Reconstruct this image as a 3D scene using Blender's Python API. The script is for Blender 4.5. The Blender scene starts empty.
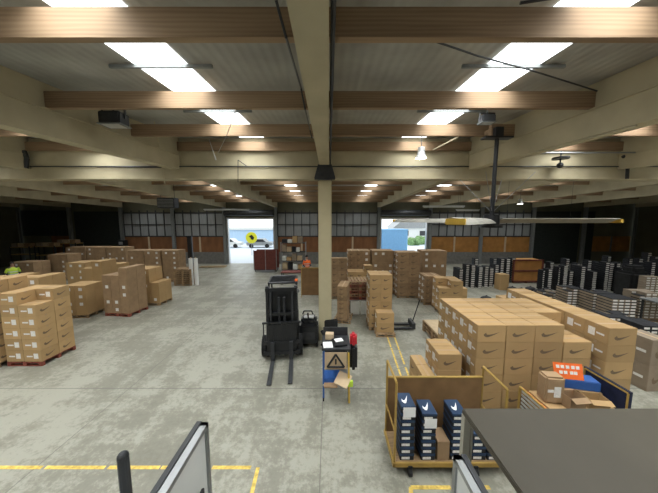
import bpy, bmesh, math, random
from mathutils import Vector, Matrix
R = math.radians
random.seed(11)
sc = bpy.context.scene
col = sc.collection

# ------------------------------------------------------------------ camera
CAMZ, PITCH, F = 4.2, R(6.0), 252.0
cd = bpy.data.cameras.new('camera')
cam = bpy.data.objects.new('camera', cd); col.objects.link(cam)
cam.location = (0, 0, CAMZ); cam.rotation_euler = (R(90) - PITCH, 0, 0)
cd.sensor_width = 36; cd.lens = F / 658 * 36; cd.clip_start = .05; cd.clip_end = 400
sc.camera = cam

def P(px, py, z):
    """world X, Y of the point at height z seen at photo pixel px, py"""
    x = (px - 329) / F; y = (246.5 - py) / F
    Y = math.cos(PITCH) + y * math.sin(PITCH); Z = -math.sin(PITCH) + y * math.cos(PITCH)
    t = (z - CAMZ) / Z
    return x * t, Y * t

# ------------------------------------------------------------------ materials
def newmat(name):
    m = bpy.data.materials.new(name); m.use_nodes = True
    nt = m.node_tree; b = nt.nodes['Principled BSDF']
    return m, nt, b
def mat(name, c, rough=.7, metal=0, var=.12, scale=6, bump=0, inst=0, spec=.3, stretch=None, emit=0):
    """plain colour broken up by noise; inst = brightness change from one object to the next"""
    m, nt, b = newmat(name); N = nt.nodes; L = nt.links
    tc = N.new('ShaderNodeTexCoord'); mp = N.new('ShaderNodeMapping'); L.new(tc.outputs['Object'], mp.inputs[0])
    if stretch: mp.inputs['Scale'].default_value = stretch
    nz = N.new('ShaderNodeTexNoise'); nz.inputs['Scale'].default_value = scale; nz.inputs['Detail'].default_value = 5
    L.new(mp.outputs[0], nz.inputs['Vector'])
    mr = N.new('ShaderNodeMapRange'); mr.inputs['To Min'].default_value = 1 - var; mr.inputs['To Max'].default_value = 1 + var
    mr.inputs['From Min'].default_value = .3; mr.inputs['From Max'].default_value = .7
    L.new(nz.outputs['Fac'], mr.inputs['Value'])
    vm = N.new('ShaderNodeVectorMath'); vm.operation = 'SCALE'; vm.inputs[0].default_value = c
    fac = mr.outputs[0]
    if inst:
        oi = N.new('ShaderNodeObjectInfo'); m2 = N.new('ShaderNodeMapRange')
        m2.inputs['To Min'].default_value = 1 - inst; m2.inputs['To Max'].default_value = 1 + inst
        L.new(oi.outputs['Random'], m2.inputs['Value'])
        mm = N.new('ShaderNodeMath'); mm.operation = 'MULTIPLY'
        L.new(mr.outputs[0], mm.inputs[0]); L.new(m2.outputs[0], mm.inputs[1]); fac = mm.outputs[0]
    L.new(fac, vm.inputs['Scale']); L.new(vm.outputs[0], b.inputs['Base Color'])
    b.inputs['Roughness'].default_value = rough; b.inputs['Metallic'].default_value = metal
    b.inputs['Specular IOR Level'].default_value = spec
    if bump:
        bp = N.new('ShaderNodeBump'); bp.inputs['Strength'].default_value = bump; bp.inputs['Distance'].default_value = .02
        L.new(nz.outputs['Fac'], bp.inputs['Height']); L.new(bp.outputs[0], b.inputs['Normal'])
    if emit:
        b.inputs['Emission Color'].default_value = (*c, 1); b.inputs['Emission Strength'].default_value = emit
    return m
M = {}
M['carton'] = mat('carton_board', (.42, .275, .128), .85, var=.06, scale=3, inst=.13)
M['tape'] = mat('packing_tape', (.40, .265, .14), .5, var=.05)
M['print'] = mat('carton_print', (.16, .11, .065), .7, var=.1)
M['sticker'] = mat('sticker_paper', (.72, .70, .66), .6, var=.12, scale=40)
M['oldcarton'] = mat('weathered_board', (.31, .205, .115), .9, var=.12, scale=4, inst=.15)
M['greycarton'] = mat('grey_brown_board', (.27, .215, .155), .85, var=.08, inst=.12)
M['blackcard'] = mat('black_card', (.016, .017, .02), .6, var=.3, inst=.3)
M['navycard'] = mat('navy_card', (.018, .040, .085), .5, var=.15)
M['palletwood'] = mat('pallet_wood', (.30, .20, .11), .9, var=.25, scale=5, stretch=(1, 8, 8), inst=.15)
M['redpallet'] = mat('red_painted_pallet', (.22, .06, .04), .8, var=.25, inst=.1)
M['beam'] = mat('cream_painted_concrete', (.43, .375, .25), .85, var=.10, scale=1.6, bump=.05)
M['pillar'] = mat('pillar_paint', (.50, .44, .28), .7, var=.05, scale=3)
M['white'] = mat('white_sheet', (.62, .63, .60), .5, var=.06)
M['paper'] = mat('white_paper', (.8, .8, .78), .6, var=.03)
M['black'] = mat('black_enamel', (.012, .013, .015), .35, var=.2, spec=.5)
M['rubber'] = mat('black_rubber', (.015, .015, .015), .9, var=.2)
M['steel'] = mat('grey_steel', (.30, .31, .31), .4, .7, var=.1)
M['darksteel'] = mat('dark_steel', (.05, .052, .055), .5, .4, var=.2)
M['greysteel'] = mat('column_grey_paint', (.19, .20, .195), .6, var=.1)
M['alu'] = mat('pale_aluminium', (.52, .53, .52), .35, .6, var=.05)
M['yellow'] = mat('yellow_paint', (.60, .40, .07), .6, var=.1)
M['goldsteel'] = mat('mustard_painted_steel', (.36, .23, .06), .5, var=.15)
M['hard'] = mat('brown_hardboard', (.20, .115, .05), .6, var=.15, scale=4)
M['red'] = mat('red_plastic', (.50, .03, .04), .5, var=.1)
M['orange'] = mat('orange_fabric', (.85, .16, .03), .7, var=.08)
M['lime'] = mat('lime_fabric', (.55, .75, .08), .7, var=.1)
M['blue'] = mat('blue_plastic', (.03, .10, .32), .5, var=.1)
M['navy'] = mat('navy_tarpaulin', (.012, .016, .04), .6, var=.3, scale=9, bump=.3)
M['skin'] = mat('skin', (.45, .26, .18), .6, var=.05)
M['hair'] = mat('dark_hair', (.02, .015, .012), .7)
M['bladegrey'] = mat('matt_grey_blade', (.22, .21, .18), .85, spec=.1)
M['bench'] = mat('grey_bench_laminate', (.066, .057, .040), .55, var=.10, scale=2.5)
M['benchleg'] = mat('cream_bench_steel', (.36, .34, .27), .5, var=.08)
M['ply'] = mat('plywood_band', (.20, .09, .038), .8, var=.22, scale=2.2, stretch=(1, 1, .4))
M['ochre'] = mat('orange_plywood', (.36, .17, .045), .8, var=.2, scale=2)
M['block'] = mat('grey_blockwork', (.17, .165, .15), .9, var=.18, scale=4)
M['clad'] = mat('grey_cladding_sheet', (.26, .27, .27), .6, var=.15, scale=3, stretch=(6, 1, .3))
M['darkdoor'] = mat('dark_roller_door', (.030, .036, .032), .7, var=.2)
M['wall'] = mat('dark_olive_wall', (.13, .125, .085), .9, var=.15, scale=1)
M['maroon'] = mat('maroon_board', (.14, .04, .03), .7, var=.2)
M['shipblue'] = mat('blue_container_paint', (.22, .44, .68), .6, var=.06)
M['paleblue'] = mat('pale_blue_cladding', (.42, .56, .70), .7, var=.04)
M['asphalt'] = mat('pale_yard', (.58, .62, .66), .9, var=.05)
M['leafy'] = mat('hedge_green', (.17, .28, .12), .9, var=.4, scale=5)
M['signyellow'] = mat('sign_yellow', (.75, .72, .04), .5, var=.05)
M['beige'] = mat('beige_card', (.50, .38, .24), .8, var=.08)

def wood():
    m, nt, b = newmat('timber'); N = nt.nodes; L = nt.links
    tc = N.new('ShaderNodeTexCoord'); mp = N.new('ShaderNodeMapping'); mp.inputs['Scale'].default_value = (.35, 5, 5)
    L.new(tc.outputs['Object'], mp.inputs[0])
    w = N.new('ShaderNodeTexWave'); w.bands_direction = 'Z'; w.inputs['Scale'].default_value = 1.5; w.inputs['Distortion'].default_value = 7
    w.inputs['Detail'].default_value = 3
    L.new(mp.outputs[0], w.inputs['Vector'])
    n = N.new('ShaderNodeTexNoise'); n.inputs['Scale'].default_value = .9; n.inputs['Detail'].default_value = 4; L.new(mp.outputs[0], n.inputs['Vector'])
    mx = N.new('ShaderNodeMath'); mx.operation = 'MULTIPLY_ADD'; mx.inputs[1].default_value = .14
    L.new(w.outputs['Fac'], mx.inputs[0]); L.new(n.outputs['Fac'], mx.inputs[2])
    cr = N.new('ShaderNodeValToRGB'); cr.color_ramp.elements[0].position = .3; cr.color_ramp.elements[0].color = (.17, .105, .06, 1)
    cr.color_ramp.elements[1].position = .95; cr.color_ramp.elements[1].color = (.40, .28, .17, 1)
    L.new(mx.outputs[0], cr.inputs[0]); L.new(cr.outputs[0], b.inputs['Base Color'])
    b.inputs['Roughness'].default_value = .75; b.inputs['Specular IOR Level'].default_value = .25
    return m
M['timber'] = wood()

def floor_mat():
    m, nt, b = newmat('worn_concrete_floor'); N = nt.nodes; L = nt.links
    g = N.new('ShaderNodeNewGeometry'); sep = N.new('ShaderNodeSeparateXYZ'); L.new(g.outputs['Position'], sep.inputs[0])
    def noise(s, det, rough=.55, vec=None):
        n = N.new('ShaderNodeTexNoise'); n.inputs['Scale'].default_value = s; n.inputs['Detail'].default_value = det
        n.inputs['Roughness'].default_value = rough; L.new(vec or g.outputs['Position'], n.inputs['Vector']); return n.outputs['Fac']
    def math_(op, a, c, d=None):
        n = N.new('ShaderNodeMath'); n.operation = op
        for i, v in enumerate((a, c, d)):
            if v is None: continue
            if isinstance(v, (int, float)): n.inputs[i].default_value = v
            else: L.new(v, n.inputs[i])
        return n.outputs[0]
    big = noise(.35, 4); mid = noise(1.7, 6, .65); fine = noise(9, 6, .7)
    mp = N.new('ShaderNodeMapping'); mp.inputs['Scale'].default_value = (1.1, .35, 1); mp.inputs['Rotation'].default_value = (0, 0, .5)
    L.new(g.outputs['Position'], mp.inputs[0]); streak = noise(1.6, 5, .6, mp.outputs[0])
    mp2 = N.new('ShaderNodeMapping'); mp2.inputs['Scale'].default_value = (.3, 1.5, 1); mp2.inputs['Rotation'].default_value = (0, 0, -.35)
    L.new(g.outputs['Position'], mp2.inputs[0]); streak2 = noise(1.3, 5, .6, mp2.outputs[0])
    s = math_('MULTIPLY_ADD', big, .35, 0.0); s = math_('MULTIPLY_ADD', mid, .32, s); s = math_('MULTIPLY_ADD', fine, .42, s); s = math_('MULTIPLY_ADD', noise(30, 4, .7), .16, s)
    s = math_('MULTIPLY_ADD', streak, .35, s); s = math_('MULTIPLY_ADD', streak2, .3, s)
    cr = N.new('ShaderNodeValToRGB'); e = cr.color_ramp.elements
    e[0].position = .62; e[0].color = (.125, .119, .09, 1); e[1].position = 1.22; e[1].color = (.30, .292, .238, 1)
    x = e.new(.92); x.color = (.205, .198, .156, 1)
    L.new(s, cr.inputs[0])
    # saw cut joints
    fx = math_('FRACT', math_('MULTIPLY_ADD', sep.outputs['X'], 1 / 4.86, 100.032), 0)
    fy = math_('FRACT', math_('MULTIPLY_ADD', sep.outputs['Y'], 1 / 5.0, 98.82), 0)
    jx = math_('LESS_THAN', fx, .0035); jy = math_('LESS_THAN', fy, .005)
    j = math_('MAXIMUM', jx, jy)
    mx = N.new('ShaderNodeMix'); mx.data_type = 'RGBA'; mx.inputs['B'].default_value = (.11, .105, .09, 1)
    L.new(math_('MULTIPLY', j, .75), mx.inputs['Factor']); L.new(cr.outputs[0], mx.inputs['A'])
    L.new(mx.outputs['Result'], b.inputs['Base Color'])
    L.new(math_('MULTIPLY_ADD', mid, .35, .30), b.inputs['Roughness'])
    b.inputs['Specular IOR Level'].default_value = .45
    bp = N.new('ShaderNodeBump'); bp.inputs['Strength'].default_value = .12; bp.inputs['Distance'].default_value = .01
    L.new(fine, bp.inputs['Height']); L.new(bp.outputs[0], b.inputs['Normal'])
    return m
M['floor'] = floor_mat()

def roof_mat():
    m, nt, b = newmat('roof_sheet'); N = nt.nodes; L = nt.links
    g = N.new('ShaderNodeNewGeometry')
    w = N.new('ShaderNodeTexWave'); w.bands_direction = 'X'; w.inputs['Scale'].default_value = 2.2; L.new(g.outputs['Position'], w.inputs['Vector'])
    v = N.new('ShaderNodeTexNoise'); v.inputs['Scale'].default_value = 1.2; v.inputs['Detail'].default_value = 5; L.new(g.outputs['Position'], v.inputs['Vector'])
    cr = N.new('ShaderNodeValToRGB'); cr.color_ramp.elements[0].color = (.26, .25, .22, 1); cr.color_ramp.elements[0].position = .3
    cr.color_ramp.elements[1].color = (.42, .41, .37, 1); cr.color_ramp.elements[1].position = .75
    L.new(v.outputs['Fac'], cr.inputs[0]); L.new(cr.outputs[0], b.inputs['Base Color'])
    bp = N.new('ShaderNodeBump'); bp.inputs['Strength'].default_value = .3; bp.inputs['Distance'].default_value = .02
    L.new(w.outputs['Fac'], bp.inputs['Height']); L.new(bp.outputs[0], b.inputs['Normal'])
    b.inputs['Roughness'].default_value = .7
    return m
M['roof'] = roof_mat()
def glow(name, c, s):
    m, nt, b = newmat(name); b.inputs['Base Color'].default_value = (*c, 1)
    b.inputs['Emission Color'].default_value = (*c, 1); b.inputs['Emission Strength'].default_value = s; return m
M['sky'] = glow('translucent_skylight', (.93, .98, 1.0), 3.2)
M['lamp'] = glow('lamp_lens', (1, .97, .88), 6)
M['tape_floor'] = mat('worn_yellow_floor_tape', (.62, .44, .10), .7, var=.35, scale=14)
M['vestref'] = mat('reflective_strip', (.75, .76, .74), .3, var=.02)

# ------------------------------------------------------------------ mesh builder
class MB:
    def __init__(s): s.v = []; s.f = []; s.m = []
    def add(s, vs, fs, mi=0, mx=None):
        o = len(s.v)
        for p in vs:
            p = Vector(p)
            s.v.append(mx @ p if mx else p)
        for f in fs: s.f.append([i + o for i in f]); s.m.append(mi)
        return s
    def box(s, a, b, mi=0, mx=None):
        x0, y0, z0 = a; x1, y1, z1 = b
        return s.add([(x0,y0,z0),(x1,y0,z0),(x1,y1,z0),(x0,y1,z0),(x0,y0,z1),(x1,y0,z1),(x1,y1,z1),(x0,y1,z1)],
              [(0,3,2,1),(4,5,6,7),(0,1,5,4),(1,2,6,5),(2,3,7,6),(3,0,4,7)], mi, mx)
    def bev(s, a, b, r=.01, mi=0, mx=None):
        """box with chamfered edges"""
        x0, y0, z0 = a; x1, y1, z1 = b
        bm = bmesh.new(); bmesh.ops.create_cube(bm, size=1)
        for v in bm.verts: v.co = Vector(((v.co.x+.5)*(x1-x0)+x0, (v.co.y+.5)*(y1-y0)+y0, (v.co.z+.5)*(z1-z0)+z0))
        bmesh.ops.bevel(bm, geom=list(bm.edges), offset=r, segments=2, affect='EDGES')
        bm.verts.index_update()
        s.add([v.co.copy() for v in bm.verts], [[v.index for v in f.verts] for f in bm.faces], mi, mx); bm.free(); return s
    def tube(s, p, q, r, n=8, mi=0, r2=None):
        p = Vector(p); q = Vector(q); d = (q - p)
        if d.length < 1e-6: return s
        d.normalize(); a = d.orthogonal().normalized(); b = d.cross(a); r2 = r if r2 is None else r2
        vs = []
        for c, rr in ((p, r), (q, r2)):
            for i in range(n):
                t = 2*math.pi*i/n; vs.append(c + a*math.cos(t)*rr + b*math.sin(t)*rr)
        fs = [(i, (i+1) % n, n+(i+1) % n, n+i) for i in range(n)] + [list(range(n))[::-1], list(range(n, 2*n))]
        return s.add(vs, fs, mi)
    def path(s, pts, r, n=6, mi=0):
        for a, b in zip(pts[:-1], pts[1:]): s.tube(a, b, r, n, mi)
        return s
    def ball(s, c, r, sc_=(1,1,1), mi=0, seg=12, rings=8):
        vs = [(c[0], c[1], c[2]+r*sc_[2])]
        for i in range(1, rings):
            t = math.pi*i/rings
            for j in range(seg):
                u = 2*math.pi*j/seg
                vs.append((c[0]+r*sc_[0]*math.sin(t)*math.cos(u), c[1]+r*sc_[1]*math.sin(t)*math.sin(u), c[2]+r*sc_[2]*math.cos(t)))
        vs.append((c[0], c[1], c[2]-r*sc_[2])); fs = []
        for j in range(seg): fs.append((0, 1+j, 1+(j+1) % seg))
        for i in range(rings-2):
            for j in range(seg):
                a = 1+i*seg+j; b = 1+i*seg+(j+1) % seg; fs.append((a, a+seg, b+seg, b))
        L = len(vs)-1; o = 1+(rings-2)*seg
        for j in range(seg): fs.append((o+j, L, o+(j+1) % seg))
        return s.add(vs, fs, mi)
    def prism(s, poly, d, mi=0, mx=None):
        """polygon in x, z extruded along +y by d"""
        n = len(poly)
        vs = [(x, 0, z) for x, z in poly] + [(x, d, z) for x, z in poly]
        fs = [list(range(n)), list(range(n, 2*n))[::-1]] + [((i+1) % n, i, n+i, n+(i+1) % n) for i in range(n)]
        return s.add(vs, fs, mi, mx)
    def mesh(s, name, mats):
        me = bpy.data.meshes.new(name); me.from_pydata([tuple(v) for v in s.v], [], s.f)
        for m in mats: me.materials.append(M[m] if isinstance(m, str) else m)
        me.polygons.foreach_set('material_index', s.m)
        bm = bmesh.new(); bm.from_mesh(me); bmesh.ops.recalc_face_normals(bm, faces=bm.faces); bm.to_mesh(me); bm.free()
        me.update(); return me
    def obj(s, name, mats, parent=None, smooth=False):
        if isinstance(mats, str): mats = [mats]
        me = s.mesh(name, mats)
        if smooth:
            for p in me.polygons: p.use_smooth = True
        o = bpy.data.objects.new(name, me); col.objects.link(o)
        if parent: o.parent = parent
        return o
def tag(o, label=None, cat=None, group=None, kind=None):
    if label: o['label'] = label
    if cat: o['category'] = cat
    if group: o['group'] = group
    if kind: o['kind'] = kind
    return o
def thing(name, label, cat, loc=(0,0,0), rz=0, group=None):
    o = bpy.data.objects.new(name, None); col.objects.link(o); o.empty_display_size = .2
    o.location = loc; o.rotation_euler = (0, 0, rz); return tag(o, label, cat, group)
def struct(name, mb, mats, smooth=False): return tag(mb.obj(name, mats, smooth=smooth), kind='structure')
def bx(a, b): return MB().box(a, b)
def copy_tree(o, parent=None):
    c = o.copy(); col.objects.link(c); c.parent = parent
    for ch in o.children: copy_tree(ch, c)
    return c

# ------------------------------------------------------------------ building shell
DAY = 26.0
BAY = 4.86; X0 = -.155; KN = 6
XL, XR = X0 - BAY*KN, X0 + BAY*KN
YB, YF, RIDGE = -9.0, 24.0, 8.65
RX = [X0 + BAY*k for k in range(-KN, KN+1)]
def roofz(y):
    zr = 6.526 + .079*(RIDGE - 4.54)
    return zr + .079*(y - RIDGE) if y <= RIDGE else zr - .055*(y - RIDGE)
struct('floor', bx((XL-.3, YB-.3, -.2), (XR+.3, YF+.3, 0)), 'floor')
m = MB()
for ya, yb in ((YB-.3, RIDGE), (RIDGE, YF+.3)):
    za, zb = roofz(ya), roofz(yb)
    m.add([(XL-.3,ya,za),(XR+.3,ya,za),(XR+.3,yb,zb),(XL-.3,yb,zb),(XL-.3,ya,za+.06),(XR+.3,ya,za+.06),(XR+.3,yb,zb+.06),(XL-.3,yb,zb+.06)],
          [(0,3,2,1),(4,5,6,7),(0,1,5,4),(1,2,6,5),(2,3,7,6),(3,0,4,7)])
struct('ceiling', m, 'roof')
struct('wall_left', bx((XL-.3, YB, 0), (XL, YF, 6.9)), 'wall')
struct('wall_right', bx((XR, YB, 0), (XR+.3, YF, 6.9)), 'wall')
struct('wall_back', bx((XL, YB-.3, 0), (XR, YB, 6.9)), 'wall')

def sheet(xa, xb, ya, yb, dz, th):
    za, zb = roofz(ya)+dz, roofz(yb)+dz
    return MB().add([(xa,ya,za-th),(xb,ya,za-th),(xb,yb,zb-th),(xa,yb,zb-th),(xa,ya,za),(xb,ya,za),(xb,yb,zb),(xa,yb,zb)],
          [(0,3,2,1),(4,5,6,7),(0,1,5,4),(1,2,6,5),(2,3,7,6),(3,0,4,7)])
# translucent roof sheets, one run per bay and slope
for k in range(-4, 4):
    xc = X0 + BAY*(k+.5) + {-1: .13, 0: .42}.get(k, .28)
    for ya, yb in ((YB+.5, 8.33), (9.1, YF-.9)):
        struct('skylight', sheet(xc-.38, xc+.38, ya, yb, -.004, .015), 'sky')
# timber purlins
PY = [2.64 + 1.9*i for i in range(-6, 3)] + [8.34] + [10.3 + 1.9*i for i in range(0, 7)]
for y in PY:
    for k in range(-KN, KN):
        xa, xb = RX[k+KN] + .15, RX[k+KN+1] - .15
        z = min(roofz(y), roofz(y+.08)) - .145
        o = struct('timber_purlin', bx((xa, 0, -.27), (xb, .08, 0)), 'timber'); o.location = (0, y, z)
# thin steel battens across the skylights between purlins
for y in [3.92 + 1.9*i for i in range(-2, 3)]:
    for k in (-2, -1, 0, 1):
        xc = X0 + BAY*(k+.5) + {-1: .13, 0: .42}.get(k, .28)
        o = struct('steel_batten', bx((-.75, 0, -.045), (.75, .035, 0)), 'greysteel'); o.location = (xc, y, roofz(y) - .022)
# sloping concrete rafters, deep at the ridge
for i, x in enumerate(RX):
    cen = i == KN
    for side in (0, 1):
        ya, yb = ((YB, 8.45), (8.87, YF))[side]
        def bot(y):
            if cen: return 5.78 + .03*(y-2) if y < 8.6 else roofz(y) - .33
            if y < 8.6: return 5.62 + .050*(y-4)
            return 5.84 - .030*(y-8.9)
        w = .155
        pts = [(ya, bot(ya)), (yb, bot(yb)), (yb, roofz(yb)-.002), (ya, roofz(ya)-.002)]
        b_ = MB()
        b_.add([(x-w,y,z) for y, z in pts] + [(x+w,y,z) for y, z in pts],
               [(0,1,2,3),(7,6,5,4),(0,4,5,1),(1,5,6,2),(2,6,7,3),(3,7,4,0)])
        if not cen and side == 0:   # ledge line along each face
            for s_ in (-1, 1):
                l0, l1 = bot(ya)+.44, bot(yb)+.44
                xa = x + s_*w
                b_.add([(xa,ya,l0),(xa+s_*.03,ya,l0),(xa+s_*.03,yb,l1),(xa,yb,l1),(xa,ya,l0+.03),(xa+s_*.03,ya,l0+.03),(xa+s_*.03,yb,l1+.03),(xa,yb,l1+.03)],
                       [(0,3,2,1),(4,5,6,7),(0,1,5,4),(1,2,6,5),(2,3,7,6),(3,0,4,7)])
        struct('concrete_rafter', b_, 'beam')
# transverse main beam at the ridge, resting on pillars
tb = MB().box((XL, 8.45, 5.53), (XR, 8.87, roofz(8.45)-.01)); tb.box((XL, 8.40, 5.53), (XR, 8.45, 5.60))
struct('ridge_beam', tb, 'beam')
for x in (X0-2*0+.02, X0-BAY*3, X0+BAY*3, X0-BAY*5, X0+BAY*5):
    pl = thing('concrete_pillar', 'cream painted square concrete pillar holding the ridge beam' if abs(x) < 1 else None, None, (x, 8.66, 0))
    del_ = [pl.pop(k_) for k_ in ('label',) if k_ in pl.keys()]
    tag(pl, kind='structure')
    MB().bev((-.22, -.22, 0), (.22, .22, 5.50), .02).obj('shaft', 'pillar', pl)
    MB().prism([(-.33, 5.50), (.33, 5.50), (.34, 5.56), (.22, 5.98), (-.22, 5.98), (-.34, 5.56)], .05, mx=Matrix.Translation((0, -.32, 0))).obj('steel_bracket', 'darksteel', pl)
    MB().box((-.23, -.225, 5.50), (.23, .21, 5.528)).obj('bearing_cap', 'greysteel', pl)
struct('wall_conduit', MB().tube((XL, 8.42, 5.93), (XR, 8.42, 5.93), .018), 'darksteel')
struct('rafter_conduit', MB().tube((.035, -3, 5.80), (.035, 8.38, 5.98), .022).tube((.035, 8.38, 5.98), (.035, 8.38, 5.6), .02), 'darksteel')

# far wall, bay by bay
FY = YF
def farbay(k, kind):
    xa, xb = RX[k+KN] + .13, RX[k+KN+1] - .13
    top = roofz(FY) + .0
    w = MB(); mats = ['wall', 'clad', 'ply', 'block', 'darksteel', 'darkdoor', 'ochre', 'beige']
    w.box((xa-.13, FY+.10, 0), (xb+.13, FY+.3, top)) if kind not in ('open',) else w.box((xa-.13, FY+.10, 4.45), (xb+.13, FY+.3, top))
    if kind in ('clad', 'cladochre'):
        w.box((xa, FY+.04, 2.68), (xb, FY+.10, 4.85), 1)
        w.box((xa, FY+.0, 1.15), (xb, FY+.10, 2.62), 6 if kind == 'cladochre' else 2)
        w.box((xa, FY+.0, 0), (xb, FY+.10, 1.13), 3)
        n = 6
        for i in range(n+1):
            x = xa + (xb-xa)*i/n; w.box((x-.035, FY-.02, 2.66), (x+.035, FY+.045, 5.1), 4)
        w.box((xa, FY-.03, 3.72), (xb, FY+.045, 3.80), 4); w.box((xa, FY-.03, 2.60), (xb, FY+.045, 2.70), 4); w.box((xa, FY-.03, 4.8), (xb, FY+.045, 4.92), 4)
        w.box(((xa+xb)/2-.1, FY-.04, 1.15), ((xa+xb)/2+.06, FY, 2.62), 7)
    elif kind == 'dark':
        w.box((xa+.2, FY+.0, 0), (xb-.2, FY+.10, 5.0), 5)
        for i in range(25): w.box((xa+.2, FY-.02, .2*i+.02), (xb-.2, FY, .2*i+.05), 5)
    elif kind == 'board':
        w.box((xa, FY+.02, 2.7), (xb, FY+.10, 5.1), 5); w.box((xa+.1, FY, 1.3), (xa+2.6, FY+.1, 2.7), 7 if False else 0); w.box((xa+2.7, FY, 1.0), (xb, FY+.1, 2.7), 2)
        for i in range(7): x = xa+2.2+.4*i; w.box((x-.03, FY-.02, 2.7), (x+.03, FY+.03, 5.0), 4)
    elif kind == 'ochre':
        w.box((xa, FY+.0, 0), (xa+.9, FY+.10, 5.0), 5)
        w.box((xa+1.0, FY+.0, 1.2), (xb-.1, FY+.10, 2.65), 6); w.box((xa+2.6, FY-.03, 1.2), (xa+2.75, FY, 2.65), 3)
    return w, mats
kinds = {-6:'board', -5:'dark', -4:'clad', -3:'clad', -2:'open', -1:'clad', 0:'clad', 1:'open', 2:'cladochre', 3:'cladochre', 4:'dark', 5:'ochre'}
for k, kd in kinds.items():
    w, mats = farbay(k, kd); struct('wall_far', w, mats)
for x in RX:
    struct('steel_column', MB().box((x-.13, FY-.22, 0), (x+.13, FY-.20, roofz(FY))).box((x-.13, FY-.02, 0), (x+.13, FY+.0, roofz(FY))).box((x-.02, FY-.20, 0), (x+.02, FY-.02, roofz(FY))).box((x-.25,FY-.3,0),(x+.25,FY+.0,.02)), 'greysteel')
dn = 0
for k in (-2, 1):   # open loading doors: jambs, rolled shutter box
    dn += 1
    xa, xb = RX[k+KN] + .13, RX[k+KN+1] - .13
    d = thing('door_%d' % dn, None, None, (0, 0, 0)); tag(d, kind='structure')
    MB().box((xa, FY-.05, 0), (xa+.16, FY+.3, 4.45)).obj('jamb', 'alu', d)
    MB().box((xb-.16, FY-.05, 0), (xb, FY+.3, 4.45)).obj('jamb', 'alu', d)
    MB().tube((xa, FY-.35, 4.85), (xb, FY-.35, 4.85), .28, 14).obj('rolled_shutter', 'darksteel', d)
    MB().box((xa+.16, FY+.15, 4.28), (xb-.16, FY+.2, 4.45)).obj('header', 'alu', d)

# ------------------------------------------------------------------ outside
struct('yard_ground', bx((-60, YF+.3, -.2), (60, 90, -.02)), 'asphalt')
o = thing('neighbouring_warehouse', 'low pale blue clad building seen through the left loading door', 'building', (-11, 46, -.02))
w = MB().box((-14, 0, 0), (14, 8, 2.45))
for i in range(56): w.box((-14+.5*i, -.05, .2), (-14+.5*i+.12, 0, 2.4))
w.obj('wall', 'paleblue', o)
MB().prism([(-14.3, 2.45), (14.3, 2.45), (14.3, 2.6), (0, 2.9), (-14.3, 2.6)], 8.6, mx=Matrix.Translation((0,-.3,0))).obj('roof', 'white', o)
s = thing('round_sign', 'round yellow sign with dark arrow outside left loading door', 'sign', P(254, 262, 0) and (-9.25, 30, .1))
MB().tube((0,0,-.12), (0,0,1.4), .04).obj('pole', 'steel', s)
MB().tube((0,-.02,2.0), (0,.02,2.0), .68, 24).obj('disc', 'signyellow', s)
MB().prism([(-.3,2.15),(.05,2.35),(.35,2.0),(.2,1.75),(-.05,1.8),(-.1,2.0)], .02, mx=Matrix.Translation((0,-.045,0))).obj('symbol', 'black', s)
o = thing('shipping_container', 'blue steel shipping container outside the right loading door', 'container', (7.6, 32, -.02))
w = MB().box((-3.0, 0, .1), (2.4, 2.4, 3.0))
for i in range(17): w.box((-2.95+.31*i, -.04, .25), (-2.95+.31*i+.16, 0, 2.85))
w.obj('body', 'shipblue', o)
MB().box((-3.05,-.06,2.88),(2.45,2.46,3.05)).box((-3.05,-.06,0),(2.45,2.46,.22)).obj('frame', 'shipblue', o)
o = thing('white_house', 'small white house with grey roof beyond the shrubs', 'house', (17.5, 52, -.02))
MB().box((-4, 0, 0), (4, 6, 2.6)).obj('wall', 'white', o)
MB().prism([(-4.4, 2.6), (4.4, 2.6), (2.8, 3.9), (-2.8, 3.9)], 6.6, mx=Matrix.Translation((0,-.3,0))).obj('roof', 'steel', o)
for i in (-2.4, 1.2): MB().box((i, -.04, 1.0), (i+1.3, .0, 2.0)).obj('window', 'darksteel', o)
for i, (x, y, r) in enumerate(((14.2, 42, .8), (16.4, 44, .9))):
    b_ = MB()
    for q in range(26): b_.ball((random.uniform(-r,r), random.uniform(-.5,.5), .5+random.uniform(0, r*.9)), random.uniform(.3,.55), seg=7, rings=5)
    o = b_.obj('shrub', 'leafy'); o.location = (x, y, -.3)
    tag(o, ['rounded green shrub nearer the blue container', 'larger green shrub in front of the white house'][i], 'shrub', 'shrubs beyond the yard')
for i, (x, c_) in enumerate(((-14.2, 'white'), (-9.4, 'steel'))):   # two parked cars in the yard
    o = thing('parked_car', ['white car parked outside left loading door, the one further left', 'grey car parked outside left loading door, the one nearer its right jamb'][i], 'car', (x-1.2, 38, -.02), 0, 'cars in the yard')
    MB().prism([(-1.9,.35),(1.9,.35),(1.95,.8),(1.1,.9),(.6,1.35),(-.9,1.35),(-1.4,.9),(-1.95,.8)], 1.7).obj('body', c_, o)
    MB().prism([(-.85,.92),(1.0,.92),(.55,1.3),(-.8,1.3)], .02, mx=Matrix.Translation((0,-.015,0))).obj('window', 'black', o)
    for wx in (-1.2, 1.2): MB().tube((wx, -.05, .32), (wx, .18, .32), .32, 14).obj('wheel', 'rubber', o)

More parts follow.
